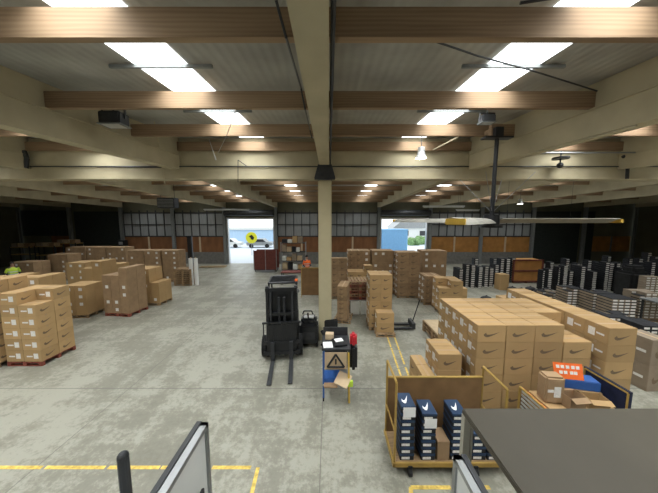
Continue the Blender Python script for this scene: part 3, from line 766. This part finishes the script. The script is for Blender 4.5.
sx2 = trolley_stack(426, 7, 0, 'second')
sx3 = trolley_stack(455, 7, 0, 'third')
sx4 = trolley_stack(476, 4, 0, 'fourth')
sx5 = trolley_stack(491, 3, 0, 'rightmost')
lying('delivery_note', 'white delivery note taped on the leftmost trolley stack', 'paper', (-.10, 0, 0), (.10, .003, .17), 'paper', 0, (sx1[0]+.02, sx1[1]-.177, 1.0), .001)
lying('delivery_note', 'white delivery note taped on the second trolley stack', 'paper', (-.10, 0, 0), (.10, .003, .17), 'paper', 0, (sx2[0]+.02, sx2[1]-.177, .80), .001)
o = MB().bev((-.10, -.15, 0), (.10, .15, .34), .005).obj('carton', 'oldcarton'); o.location = (1.90, ty0+.18, .216); tag(o, 'upright brown carton between second and third trolley stacks', 'carton')

t2y0, t2y1 = ty0-.12, ty1-.08
t2 = trolley('stock_trolley', 'dark trolley with navy side panel heaped with opened cartons', 3.50, 4.66, t2y0, t2y1, 1.00, 1.52, 1.16, 'hard', 'navy')
MB().box((1.15, -.02, .25), (1.195, t2y1-t2y0+.02, 1.55)).obj('navy_cover', 'navy', t2)
b_ = MB()
for i in range(6): b_.box((.02, .02, .70+.075*i), (.03, t2y1-t2y0-.02, .74+.075*i))
b_.obj('slatted_side', 'white', t2)
MB().box((.03, .0, .6), (.05, .04, 1.15)).box((.03, .0, 1.12), (.05, t2y1-t2y0, 1.15)).obj('red_side_frame', 'orange', t2)
def open_carton(x, y, z, w, d, h, rz, label, tone='carton'):
    o = thing('open_carton', label, 'carton', (x, y, z), rz)
    b_ = MB(); th = .006
    b_.box((-w/2, -d/2, 0), (w/2, d/2, th)); b_.box((-w/2, -d/2, 0), (w/2, -d/2+th, h)); b_.box((-w/2, d/2-th, 0), (w/2, d/2, h)); b_.box((-w/2, -d/2, 0), (-w/2+th, d/2, h)); b_.box((w/2-th, -d/2, 0), (w/2, d/2, h))
    b_.obj('body', tone, o)
    for s_ in (-1, 1):
        f = MB().box((-w/2, 0, 0), (w/2, d*.45, .005)).obj('flap', tone, o); f.location = (0, s_*(d/2-.003), h); f.rotation_euler = (R(-25) if s_ > 0 else R(25), 0, 0 if s_ > 0 else math.pi)
        if s_ < 0: f.rotation_euler = (R(-25), 0, math.pi)
    return o
fill = lying('carton', 'large brown carton at the bottom of the heaped trolley', 'carton', (-.53, -.24, 0), (.53, .24, .95), 'carton', 0, (4.10, t2y0+.32, .217))
open_carton(3.98, t2y0+.19, 1.17, .28, .20, .20, R(6), 'open brown carton at front middle of the heaped trolley', 'oldcarton')
open_carton(4.35, t2y0+.19, 1.17, .30, .20, .16, R(-8), 'open brown carton beside the navy panel of heaped trolley')
o = lying('carton', 'upright carton with white label at left of heaped trolley', 'carton', (-.15, -.11, 0), (.15, .11, .46), 'oldcarton', R(-6), (3.74, t2y0+.33, 1.17), .03)
MB().box((-.02, -.114, .12), (.08, -.110, .3)).box((-.12, -.114, .2), (-.03, -.110, .25)).obj('white_label', 'sticker', o)
lying('blue_crate', 'blue and grey crate lying on the heaped trolley', 'crate', (-.26, -.12, 0), (.26, .12, .16), 'blue', R(-14), (4.33, t2y0+.47, 1.32), .01)
lying('carton', 'flat brown carton beneath the blue crate on heaped trolley', 'carton', (-.28, -.14, 0), (.28, .14, .148), 'oldcarton', R(-14), (4.33, t2y0+.47, 1.17), .006)
sp = thing('orange_notice', 'bright orange notice card with white print on heaped trolley', 'notice', (4.14, t2y0+.40, 1.485), R(-10))
MB().box((-.24, 0, 0), (.20, .01, .26)).obj('card', 'orange', sp)
b_ = MB()
for zz, pts in ((.17, (-.2, -.13, -.05, .03, .1)), (.08, (-.16, -.09, 0, .06))):
    for q in pts: b_.box((q, -.004, zz), (q+.05, 0, zz+.05))
b_.obj('lettering', 'sticker', sp)
sp.rotation_euler = (R(-18), 0, R(-10))

# ------------------------------------------------------------------ foreground mezzanine, bench, rail panels
struct('mezzanine_floor', bx((-4.5, -3.5, 2.35), (4.5, .95, 2.45)), 'greysteel')
for x in (-4.3, 4.3):
    for y in (-3.3, .7): struct('mezzanine_leg', bx((x-.06, y-.06, 0), (x+.06, y+.06, 2.35)), 'greysteel')
struct('mezzanine_ledge', bx((.75, .95, 2.35), (4.5, 1.34, 2.45)), 'greysteel')
bxl, byf = P(462, 408, 3.2); _, byr = P(500, 407, 3.2)
t = thing('workbench', 'large grey topped bench in the lower right foreground', 'bench', (bxl, byf, 2.45))
MB().bev((0, -2.2, .72), (2.9, 0, .75), .004).obj('benchtop', 'bench', t)
MB().box((.0, -.03, .0), (.035, -.0, .72)).box((.04, -.03, 0), (.05, 0, .72)).obj('leg', 'benchleg', t)
MB().box((2.84, -.05, .0), (2.88, -.01, .72)).obj('leg', 'benchleg', t)
MB().box((.0, -2.18, .0), (.04, -2.14, .72)).obj('leg', 'benchleg', t)
MB().box((2.84, -2.18, .0), (2.88, -2.14, .72)).obj('leg', 'benchleg', t)
def rail_panel(label, px, py, z, L_, side):
    x, y = P(px, py, z)
    t = thing('barrier_gate', label, 'barrier', (x, y, 2.45)); H_ = z-2.45
    MB().box((-.006, -L_, .06), (.006, -.02, H_-.02)).obj('sheet', 'white', t)
    MB().box((-.014, -L_, H_-.02), (.014, 0, H_)).box((-.014, -L_, .04), (.014, 0, .06)).box((-.014, -.02, 0), (.014, 0, H_)).box((-.014, -L_, 0), (.014, -L_+.02, H_)).obj('frame', 'steel', t)
    MB().box((-side*.034, -L_, H_-.01), (-side*.014, 0, H_+.004)).obj('dark_trim', 'darksteel', t)
    MB().path([(side*.02, -.10, .1), (side*.03, -.10, H_-.20), (side*.03, -.36, H_-.20-.03)], .006).obj('pull_bar', 'darksteel', t)
    return t
rail_panel('white sheet panel in aluminium frame, lower left foreground', 205, 422, 3.35, .9, 1)
rail_panel('white sheet panel in aluminium frame beside the grey bench', 457, 455, 3.30, .8, -1)
x, y = P(122, 447, 3.35)
o = MB().tube((0,0,0), (0,0,.86), .019, 12).ball((0,0,.86), .0195, seg=12, rings=8).tube((0,0,0),(0,0,.012),.06,12).obj('rail_post', 'darksteel'); o.location = (x, y-.0, 2.451); tag(o, 'round black post at the bottom left of the view', 'post')

# ------------------------------------------------------------------ ceiling fan
hx, hy, hz = 3.86, 6.02, 4.22
t = thing('ceiling_fan', 'large three bladed industrial fan hanging from a roof purlin', 'ceiling fan', (hx, hy, hz))
zt = roofz(6.43)-.30-hz
MB().tube((0,0,.1), (0,0,zt-.25), .045, 10).obj('drop_rod', 'black', t)
MB().box((-.32, -.10, zt-.32), (.32, .10, zt-.28)).box((-.09, -.09, zt-.30), (.09, .09, zt-.08)).obj('mount_bracket', 'black', t)
MB().bev((-.13, .02, zt-.30), (.13, .12, zt+.02), .005).box((-.05,.12,zt-.12),(.05,.42,zt-.02)).obj('timber_packer', 'timber', t)
MB().tube((0,0,-.14), (0,0,.10), .17, 20).tube((0,0,-.2), (0,0,-.14), .24, 20).obj('motor', 'black', t)
for i, a in enumerate((1.5, 121, 229)):
    a = R(a); bl = MB()
    prof = [(-.13, .06), (-.07, .072), (.02, .045), (.10, -.01), (.13, -.045), (.04, -.012), (-.04, .03)]
    n = len(prof); v = [( .2, y_, z_) for y_, z_ in prof] + [(3.02, y_, z_) for y_, z_ in prof]
    bl.add(v, [list(range(n)), list(range(n, 2*n))[::-1]] + [((q+1) % n, q, n+q, n+(q+1) % n) for q in range(n)])
    b_o = bl.obj('blade', 'bladegrey', t); b_o.rotation_euler = (0, 0, a); b_o.location = (0, 0, -.05)
    MB().bev((3.02, -.135, -.04), (3.09, .135, .05), .008).obj('blade_tip', 'yellow', b_o)
for i in range(4):
    a = R(45+90*i); MB().tube((0,0,.15), (.75*math.cos(a), .75*math.sin(a), 1.0), .006, 5).obj('guy_wire', 'steel', t)

# ------------------------------------------------------------------ lamps, pipes, cables
def W(px, py, Y):  # point on the vertical plane at distance Y
    x = (px-329)/F; y = (246.5-py)/F; d = math.cos(PITCH)+y*math.sin(PITCH); t = Y/d
    return (x*t, Y, CAMZ + t*(-math.sin(PITCH)+y*math.cos(PITCH)))
def floodlight(px, py, Y, label, drop, big=1.0, lit=False):
    x, _, z = W(px, py, Y)
    t = thing('high_bay_lamp', label, 'lamp', (x, Y, z), 0, 'high bay lamps')
    MB().bev((-.25*big, -.16*big, -.14*big), (.25*big, .16*big, .13*big), .02).obj('housing', 'darksteel', t)
    for i in range(5): pass
    MB().box((-.27*big, -.18*big, -.16*big), (.27*big, .18*big, -.14*big)).obj('rim', 'greysteel', t)
    MB().box((-.2*big, -.13*big, -.168*big), (.2*big, .13*big, -.16*big)).obj('lens', 'lamp' if lit else 'alu', t)
    rz_ = roofz(Y-.3) - z - .06
    MB().tube((0, 0, .09*big), (0, 0, rz_), .012, 6).box((-.28*big, -.02, .0), (-.26*big, .02, .22*big)).box((.26*big, -.02, 0), (.28*big, .02, .22*big)).box((-.28*big, -.02, .20*big), (.28*big, .02, .22*big)).obj('bracket', 'darksteel', t)
    return t
floodlight(114, 119, 5.3, 'dark box floodlight hanging before the left rafter', .3, .85)
floodlight(487, 119, 5.5, 'dark box floodlight high up above the ceiling fan', .3, .55)
def dome(px, py, Y, label, lit=True):
    x, _, z = W(px, py, Y)
    t = thing('pendant_lamp', label, 'lamp', (x, Y, z), 0, 'pendant lamps')
    MB().tube((0,0,0), (0,0,.16), .16, 16, r2=.10).tube((0,0,.16), (0,0,.30), .10, 12).obj('reflector', 'alu', t)
    MB().tube((0,0,-.012), (0,0,0), .15, 16).obj('lens', 'lamp' if lit else 'alu', t)
    MB().tube((0,0,.3), (0,0,roofz(Y)-z-.02), .01, 6).obj('stem', 'darksteel', t)
dome(421, 158, 7.6, 'silver pendant lamp right of the pillar above the centre right bay')
dome(520, 204, 15.2, 'small lit pendant lamp deep in the right bays')
dome(239, 196, 15.2, 'small lit pendant lamp in front of the left loading door')
# smoke detector like disc on ridge beam pipe
t = thing('alarm_bell', 'dark round alarm bell with cowl on the right part of ridge beam', 'alarm', (7.22, 8.10, CAMZ+(220-162)/252*8.0))
MB().tube((0,0,.05), (0,0,.10), .22, 16).obj('disc', 'darksteel', t); MB().ball((0,0,-.14), .09).tube((0,0,-.1), (0,0,.3), .02).obj('bell', 'black', t)
MB().box((-.03,0,.1),(.03,.15,.14)).obj('bracket', 'darksteel', t)
# fluorescent battens
def batten(xa, za, xb, zb, Y, label):
    t = thing('batten_light', label, 'lamp', ((xa+xb)/2, Y, (za+zb)/2), 0, 'hanging batten lights'); w = abs(xb-xa)/2
    MB().box((-w, -.06, 0), (w, .06, .07)).obj('housing', 'alu', t)
    MB().tube((-w+.03, 0, -.025), (w-.03, 0, -.025), .02, 8).obj('tube', 'white', t)
    for q in (-w*.7, w*.7): MB().tube((q, 0, .07), (q, 0, roofz(Y)-(za+zb)/2-.02), .006, 5).obj('hanger', 'darksteel', t)
def bt(pxa, pxb, py, Y, label):
    z = CAMZ+(220-py)/252*Y; batten((pxa-329)/252*Y, z, (pxb-329)/252*Y, z, Y, label)
bt(205, 250, 210, 19, 'pale batten light hung above and left of left loading door')
bt(422, 463, 207, 14.2, 'pale batten light hung left of the fan rod')
bt(455, 478, 210.5, 17, 'short pale batten light just left of the fan rod')
bt(492, 582, 220.5, 12.2, 'long pale batten light hung behind the fan blade')
def heater(px, py, Y, w, label):
    x, _, z = W(px, py, Y)
    t = thing('unit_heater', label, 'heater', (x, Y, z)); MB().bev((-w/2, -.25, -.3), (w/2, .25, .3), .03).obj('casing', 'darksteel', t)
    b_ = MB()
    for i in range(6): b_.box((-w/2+.05, -.27, -.24+.08*i), (w/2-.05, -.25, -.21+.08*i))
    b_.obj('grille', 'greysteel', t)
    for s_ in (-1, 1): MB().tube((s_*w*.4, 0, .3), (s_*w*.4, 0, roofz(Y)-z-.02), .012, 6).obj('hanger', 'darksteel', t)
heater(168, 203, 15.0, 1.0, 'dark unit heater hanging above the wrapped left row')
# cables and pipes
def cable(name, pts, r, mt, label, cat='cable'): return tag(MB().path(pts, r).obj(name, mt), label, cat)
cable('hanging_cable', [W(276, 0, 2.4), W(286, 37, 2.6), W(301, 88, 4.3), W(305, 109, 4.48), W(310, 130, 6.3), W(312, 138, 6.4)], .014, 'black', 'dark cable running along purlins left of the central rafter')
cable('roof_cable', [W(425, 38, 3.0), W(478, 56, 3.5), W(530, 70, 3.95), W(597, 91, 4.5)], .012, 'darksteel', 'thin dark cable sagging across the right skylight')
cable('roof_cable', [W(520, 3, 2.55), W(552, -2, 2.5), W(590, -6, 2.5)], .014, 'black', 'dark cable end at the very top above right purlin')
cable('sprinkler_pipe', [W(500, 153, 8.0), W(658, 152.5, 8.0), W(760, 152, 8.0)], .022, 'steel', 'thin horizontal pipe before the ridge beam, right side', 'pipe')
cable('gas_pipe', [W(623, 156, 8.3), W(628, 160, 8.3), W(627, 179, 8.3)], .05, 'darksteel', 'short dark bent pipe on the right ridge beam', 'pipe')
cable('gas_pipe', [W(24, 151, 8.3), W(27, 158, 8.3), W(26, 168, 8.3)], .06, 'darksteel', 'short dark bracket pipe on the left ridge beam', 'pipe')
cable('hanging_rod', [W(153, 116, 6.6), W(158, 140, 7.2), W(162, 166, 8.3), W(165, 184, 8.3)], .016, 'beam', 'pale conduit dropping from left purlin to ridge beam', 'pipe')
cable('tie_wire', [W(209, 139, 8.2), W(216, 160, 8.25)], .01, 'alu', 'pale tie wire left of the left skylight row')
cable('tie_wire', [W(237, 107, 4.6), W(226, 137, 6.5), W(218, 153, 8.2)], .008, 'alu', 'pale tie wire crossing the left skylights')
cable('tie_wire', [W(593, 106, 4.6), W(591, 129, 5.6)], .008, 'darksteel', 'dark wire on the side of right rafter')
cable('brace_bar', [W(433, 150, 8.3), W(460, 136, 6.6)], .02, 'beam', 'pale brace bar right of the pendant lamp', 'bar')
cable('brace_bar', [(4.56, 3.9, 5.585), (4.56, 6.2, 5.70)], .02, 'beam', 'pale bar fixed under the right rafter', 'bar')
cable('wall_cable', [W(97, 167, 8.36), W(162, 167.5, 8.36)], .014, 'black', 'dark cable along left part of the ridge beam')
cable('tube_conduit', [W(238, 182, 8.36), W(238, 160, 8.36), W(248, 167, 8.36)], .012, 'darksteel', 'small bent conduit on the ridge beam left of pillar', 'pipe')

# ------------------------------------------------------------------ people
def person(label, x, y, rz, vest, arms='work', pants='navy'):
    t = thing('person', label, 'person', (x, y, 0), rz)
    J = {'pel': (0,0,.95,.15,.11), 'sp1': (0,0,1.12,.135,.10), 'sp2': (0,.01,1.30,.17,.115), 'sp3': (0,0,1.44,.15,.09), 'nk': (0,0,1.52,.055,.055), 'hd1': (0,-.01,1.60,.075,.085), 'hd2': (0,-.01,1.70,.075,.09), 'hd3': (0,0,1.76,.045,.055)}
    E = [('pel','sp1'),('sp1','sp2'),('sp2','sp3'),('sp3','nk'),('nk','hd1'),('hd1','hd2'),('hd2','hd3')]
    for s_, n in ((-1,'l'),(1,'r')):
        J.update({n+'h': (s_*.09,0,.88,.09,.09), n+'k': (s_*.11,-.03,.50,.06,.06), n+'a': (s_*.12,.02,.09,.042,.045), n+'t': (s_*.14,-.14,.04,.035,.03),
                  n+'s': (s_*.19,0,1.42,.06,.06), n+'e': (s_*.25,.02,1.14,.045,.045), n+'w': (s_*.22,-.20,1.02,.03,.03), n+'p': (s_*.20,-.27,1.01,.035,.022)})
        E += [('pel',n+'h'),(n+'h',n+'k'),(n+'k',n+'a'),(n+'a',n+'t'),('sp3',n+'s'),(n+'s',n+'e'),(n+'e',n+'w'),(n+'w',n+'p')]
        for q in range(5):
            fn = n+'f%d' % q; ox = (-.028+.014*q) if q < 4 else -.04*s_
            J[fn] = (s_*.20+ox, -.33 if q < 4 else -.29, 1.0 if q < 4 else 1.02, .008, .008); E.append((n+'p', fn))
    keys = list(J); me = bpy.data.meshes.new('body'); me.from_pydata([J[k][:3] for k in keys], [(keys.index(a), keys.index(b)) for a, b in E], [])
    o = bpy.data.objects.new('body', me); col.objects.link(o); o.parent = t
    md = o.modifiers.new('skin', 'SKIN')
    for i, k in enumerate(keys): me.skin_vertices[0].data[i].radius = J[k][3:]; me.skin_vertices[0].data[i].use_root = (k == 'pel')
    o.modifiers.new('sub', 'SUBSURF').levels = 1; o.modifiers['sub'].render_levels = 2
    # evaluate and split skin from clothes by height and reach, keeping one continuous mesh
    dg = bpy.context.evaluated_depsgraph_get(); ev = o.evaluated_get(dg); nm = bpy.data.meshes.new_from_object(ev)
    o.modifiers.clear(); o.data = nm; nm.materials.clear()
    for mm in ('skin', pants, 'black'): nm.materials.append(M[mm])
    for p in nm.polygons:
        c = p.center; p.use_smooth = True
        p.material_index = 2 if c.z < .11 else 1 if c.z < 1.0 and abs(c.x) < .2 and c.y > -.16 else 1 if (c.z < 1.49 and c.y > -.18) else 0
    v = MB(); rings = [(.98,.20,.15),(1.12,.185,.145),(1.30,.215,.15),(1.42,.20,.125),(1.49,.10,.08)]; n = 16
    vs = [(a*math.cos(2*math.pi*i/n), b*math.sin(2*math.pi*i/n), z) for z, a, b in rings for i in range(n)]
    v.add(vs, [(r_*n+i, r_*n+(i+1) % n, (r_+1)*n+(i+1) % n, (r_+1)*n+i) for r_ in range(len(rings)-1) for i in range(n)])
    v.obj('hi_vis_vest', vest, t, smooth=True)
    for s_ in (-1, 1): MB().tube((s_*.17, 0, 1.44), (s_*.26, .02, 1.18), .078, 10, r2=.06).obj('sleeve', vest, t)
    vr = MB()
    for z, a, b in ((1.06,.198,.155),(1.2,.207,.158)):
        q = [(a*math.cos(2*math.pi*i/n), b*math.sin(2*math.pi*i/n), z+dz) for dz in (0,.05) for i in range(n)]
        vr.add(q, [(i, (i+1) % n, n+(i+1) % n, n+i) for i in range(n)])
    vr.obj('reflective_band', 'vestref', t)
    MB().ball((0, .02, 1.72), .095, (.95, 1.08, .95)).obj('hair', 'hair', t, smooth=True)
    f = MB()
    for s_ in (-1, 1): f.ball((s_*.03, -.095, 1.67), .012, seg=6, rings=4)
    f.obj('eyes', 'black', t); MB().tube((0,-.09,1.66), (0,-.115,1.63), .008, 6, r2=.013).obj('nose', 'skin', t)
    MB().box((-.025,-.100,1.597),(.025,-.090,1.605)).obj('mouth', 'maroon', t)
    return t
x, y = P(307, 281, 0); person('person in orange hi-vis vest standing by shelves near the far door', x, y, R(30), 'orange')
person('person in lime hi-vis vest at the left edge among the cartons', -18.35, 14.4, R(60), 'lime')

# ------------------------------------------------------------------ far centre: cage trolley, shelf, partitions
x, y = P(254, 272, 0); x2, _ = P(277, 272, 0)
t = thing('cage_trolley', 'maroon panelled cage trolley parked at the left loading door', 'trolley', (x, y, 0)); w = x2-x
MB().box((0, 0, .2), (w, .05, 1.75)).box((0, .9, .2), (w, .95, 1.75)).obj('panel', 'maroon', t)
MB().box((0, 0, .14), (w, .95, .2)).obj('deck', 'darksteel', t)
for q in (0, w*.5, w-.05):
    MB().box((q, -.04, .15), (q+.05, 0, 1.8)).obj('post', 'steel', t)
for q in (.1, w-.1):
    for yy in (.1, .85): MB().tube((q-.02, yy, .075), (q+.02, yy, .075), .075, 10).obj('wheel', 'rubber', t)
x, y = P(281, 274, 0)
t = thing('storage_shelf', 'steel shelf unit with mixed goods near the left loading door', 'shelf', (x, y, 0))
for q in (0, 1.9):
    for yy in (0, .55): MB().box((q, yy, 0), (q+.05, yy+.05, 2.5)).obj('upright', 'steel', t)
for z in (.3, 1.0, 1.7, 2.4): MB().box((.05, 0, z), (1.9, .6, z+.04)).obj('shelf', 'darksteel', t)
k = 0
names = ['tan','dark','white','pale','grey']
for li, z in enumerate((.341, 1.041, 1.741, 2.441)):
    xx = x+.1
    for q in range(4):
        w = random.uniform(.26, .40); h = random.uniform(.25, .55); mt = ['beige','blackcard','white','carton','greycarton'][(q+li*2) % 5]
        nm = {'beige':'pale tan','blackcard':'black','white':'white','carton':'brown','greycarton':'grey brown'}[mt]
        lying('storage_box', '%s box on the %s shelf of steel unit, %s from left' % (nm, ['lowest','second','third','top'][li], ['first','second','third','last'][q]), 'box', (0,0,0), (w,.45,h), mt, 0, (xx, y+.08, z), .01); xx += w+.05
x, y = P(302, 296, 0)
t = thing('partition_screen', 'low brown board partition left of the pillar', 'partition', (x, y, 0))
MB().box((0, 0, .05), (1.5, .04, 1.55)).obj('board', 'hard', t); MB().box((-.04, -.01, 0), (0, .05, 1.6)).box((1.5, -.01, 0), (1.54, .05, 1.6)).box((0,-.01,1.55),(1.5,.05,1.6)).box((-.04,-.25,0),(0,.3,.04)).box((1.5,-.25,0),(1.54,.3,.04)).obj('frame', 'goldsteel', t)
x, y = P(281, 285, 0)
t = thing('low_table', 'maroon topped table behind the forklift', 'table', (x, y, 0))
MB().box((0, 0, .78), (1.7, .7, .83)).obj('tabletop', 'maroon', t)
for q in (.03, 1.62):
    for yy in (.03, .62): MB().box((q, yy, 0), (q+.05, yy+.05, .78)).obj('leg', 'darksteel', t)
# stack of pallets and frames near pillar (right)
x, y = P(361, 320, 0)
for i in range(6): pallet(x, y+.9, R(2), .85, .9, 'palletwood' if i % 2 else 'redpallet', 'wooden pallet, %s in pile beside the pillar' % ('top' if i == 5 else ORD[i]), z=.75+i*.134, group='pile of pallets beside the pillar')
t = thing('steel_stand', 'steel stand with white panels carrying a pile of pallets', 'stand', (x, y+.9, 0))
MB().box((-.5, -.48, .70), (.5, .48, .745)).obj('top', 'steel', t)
for sx in (-.45, .45):
    for sy in (-.42, .42): MB().box((sx-.03, sy-.03, 0), (sx+.03, sy+.03, .7)).obj('leg', 'darksteel', t)
MB().box((-.40, -.47, .08), (-.03, -.45, .66)).box((.05, -.47, .08), (.40, -.47+.02, .66)).obj('panel', 'white', t)
# pallet jack right of that: forks under pallet
x, y = P(398, 329, 0)
t = thing('pallet_jack', 'dark hand pallet jack with forks at the pallet jack stack', 'pallet jack', (x, y+.12, 0), R(-90))
for sx in (-.2, .2): MB().box((sx-.07, -.9, .05), (sx+.07, .55, .10)).obj('fork', 'darksteel', t)
MB().box((-.27, .5, .06), (.27, .62, .28)).obj('head', 'darksteel', t)
MB().path([(0, .6, .28), (0, .85, 1.15)], .02).path([(-.13,.85,1.15),(.13,.85,1.15)], .02).obj('handle', 'black', t)
# empty pallets beyond the small stack
x, y = P(424, 334, .3)
xa, ya = P(421, 316, .52); xb, yb = P(444, 338, .52)
for i in range(3): pallet(xa+.62, ya-.95, R(0), 1.0, 1.65, 'palletwood', 'long wooden pallet, %s of three behind the small carton stack' % ['bottom','middle','top'][i], z=i*.134, group='long pallets behind the main block')
lying('cardboard_sheet', 'beige cardboard sheet lying on the long pallets', 'cardboard', (-.55,-.83,0), (.55,.83,.02), 'beige', 0, (xa+.62, ya-.95, .404), .003)
# left: wood stack, white rolls, boards on floor, black post
x, y = P(182, 286, 0)
for i in range(8): pallet(x, y+.55, R(3), .95, .9, 'palletwood', 'bare wooden pallet, %s in pile beside white wrapped rolls' % ('top' if i == 7 else ORD[i]), z=i*.134, group='pile of bare pallets on the left')
for i, px in enumerate((192, 197)):
    x, y = P(px, 285, 0)
    t = thing('wrap_roll', ['white wrapped upright roll beside the pallet pile', 'white wrapped upright roll, the one nearer the open floor'][i], 'roll', (x, y, 0), 0, 'white upright rolls')
    MB().tube((0,0,0), (0,0,1.75), .12, 14).obj('roll', 'paper', t); MB().tube((0,0,1.75), (0,0,1.80), .05, 10).obj('core', 'beige', t)
x, y = P(192, 279, 0)
t = thing('black_post', 'tall black post standing behind the white rolls', 'post', (x, y, 0)); MB().bev((-.16,-.1,0.05),(.16,.1,3.1),.04).obj('shaft', 'black', t); MB().box((-.25,-.25,0),(.25,.25,.05)).obj('foot', 'darksteel', t)
x, y = P(212, 267.5, 0)
for i in range(3):
    lying('timber_board', 'long timber board on floor by far wall, %s of three' % ['lowest','middle','topmost'][i], 'board', (-1.1,-.08,0), (1.1,.08,.05), 'beige', R(4+i*2), (x+.1*i, y+.0, .002+i*.052)).__setitem__('group', 'boards on the floor')
x, y = P(138, 262, 0)
t = thing('control_cabinet', 'dark cabinet with pale screen above the back left row', 'cabinet', (x, YF-.65, 0))
MB().bev((-.35,-.2,0),(.35,.2,2.35),.02).obj('body', 'black', t); MB().box((-.18,-.215,1.95),(.18,-.2,2.2)).obj('screen', 'alu', t)
# plywood crate right
x, y = P(512, 283, 0); x2, _ = P(541, 283, 0); w = x2-x
t = thing('plywood_crate', 'orange plywood crate with middle rail, far right floor', 'crate', (x, y, 0))
MB().box((0,0,.1),(w,.9,1.55)).obj('panel', 'ochre', t)
MB().box((-.04,-.05,1.50),(w+.04,0,1.60)).box((-.04,-.05,.78),(w+.04,0,.88)).box((-.04,-.05,.06),(w+.04,0,.16)).box((-.04,-.05,.06),(.06,0,1.6)).box((w-.06,-.05,.06),(w+.04,0,1.6)).obj('batten', 'maroon', t)
for q in (.05, w/2-.05, w-.15): MB().box((q,0,0),(q+.1,.9,.1)).obj('skid', 'palletwood', t)
lying('carton', 'single brown carton standing among the black stacks by ochre wall', 'carton', (-.27,-.25,0), (.27,.25,.95), 'carton', 0, (*P(501, 289, 0), .002))
# black covered heap
x, y = P(629, 300, 0)
b_ = MB().bev((-.48,-.45,0),(.48,.45,1.55),.12).bev((-.3,-.3,1.4),(.35,.3,1.85),.1)
o = b_.obj('covered_heap', 'rubber'); o.location = (x, y, .002); tag(o, 'heap under a black cover among the right hand stacks', 'covered goods')
# dark bags on floor, right far
for i, (px, row, r) in enumerate(((512,291,.22),(521,293,.24),(530,291,.22),(539,294,.23),(547,292,.20),(486,301,.22))):
    x, y = P(px, row, 0); b_ = MB().ball((0,0,r*.6), r, (1.3,1,.62), seg=12, rings=8).tube((-.05,0,r*1.15),(.05,.02,r*1.3),.03,6)
    o = b_.obj('rubbish_bag', 'blackcard', smooth=True); o.location = (x, y, .003)
    tag(o, ['leftmost dark bag below the plywood crate','second dark bag below the plywood crate','middle dark bag below the plywood crate','fourth dark bag below the plywood crate','rightmost dark bag below the plywood crate','lone dark bag behind the main carton block'][i], 'bag', 'dark bags on the floor')
# grey table top by right edge
x, y = P(640, 338, 0); x += .75
t = thing('packing_table', 'grey topped packing table at the right frame edge', 'table', (x+.9, y+.5, 0))
MB().box((-.1,0,1.0),(2.2,.9,1.05)).obj('tabletop', 'steel', t)
for q in (-.05, 2.1):
    for yy in (.05, .8): MB().box((q,yy,0),(q+.05,yy+.05,1.0)).obj('leg', 'darksteel', t)
# dark shelving clutter, far left
for i, (px, row, w, h) in enumerate(((22, 268, 1.7, 1.9), (47, 269, 1.7, 2.0), (75, 266, 1.8, 2.2))):
    x, y = P(px, row, 0); y = min(y, 22.2)
    t = thing('steel_rack', ['dark steel rack by left wall, first from the left','dark steel rack by left wall, middle one','dark steel rack before the dark roller door'][i], 'rack', (x, y, 0), 0, 'racks along the far left')
    for q in (-w/2, w/2):
        for yy in (0, .7): MB().box((q-.03, yy-.03, 0), (q+.03, yy+.03, h)).obj('upright', 'darksteel', t)
    for z in (.5, 1.15, h-.1): MB().box((-w/2, 0, z), (w/2, .7, z+.05)).obj('shelf', 'goldsteel', t)
    for q in range(3):
        lying('storage_box', '%s box on the top of the %s left rack' % (['grey brown','tan','weathered'][q], ['first','middle','last'][i]), 'box', (0,0,0), (w*.26,.5,.3), ['greycarton','beige','oldcarton'][q], 0, (x-w/2+.05+q*w*.32, y+.1, h-.048), .01)

# ------------------------------------------------------------------ light
# daylight falling through each run of translucent roof sheets
for k in range(-4, 4):
    xc = X0 + BAY*(k+.5) + {-1: .13, 0: .42}.get(k, .28)
    for (ya, yb), pw in zip(((YB+.5, 8.33), (9.1, YF-.9)), (DAY, DAY*.38)):
        ld = bpy.data.lights.new('daylight', 'AREA'); ld.shape = 'RECTANGLE'; ld.size = .76; ld.size_y = (yb-ya)*1.0
        ld.energy = pw*(yb-ya); ld.color = (.95, .985, 1); ld.spread = R(125)
        lo = bpy.data.objects.new('daylight', ld); col.objects.link(lo)
        za, zb = roofz(ya), roofz(yb); lo.location = (xc, (ya+yb)/2, (za+zb)/2-.03); lo.rotation_euler = (math.atan2(zb-za, yb-ya), 0, 0)
wd = bpy.data.worlds.new('sky'); sc.world = wd; wd.use_nodes = True
bg_ = wd.node_tree.nodes['Background']
st = wd.node_tree.nodes.new('ShaderNodeTexSky'); st.sky_type = 'HOSEK_WILKIE'; st.turbidity = 8; st.sun_direction = (-.3, -.6, .75)
mixn = wd.node_tree.nodes.new('ShaderNodeMix'); mixn.data_type = 'RGBA'; mixn.inputs['Factor'].default_value = .8
mixn.inputs['B'].default_value = (.90, .96, 1, 1)
wd.node_tree.links.new(st.outputs[0], mixn.inputs['A']); wd.node_tree.links.new(mixn.outputs['Result'], bg_.inputs[0]); bg_.inputs['Strength'].default_value = 2.6

sc.view_settings.view_transform = 'Standard'; sc.view_settings.look = 'None'; sc.view_settings.gamma = 1
sc.view_settings.exposure = 0.0
sc.cycles.use_denoising = True
sc.cycles.max_bounces = 8; sc.cycles.diffuse_bounces = 4; sc.cycles.sample_clamp_indirect = 6
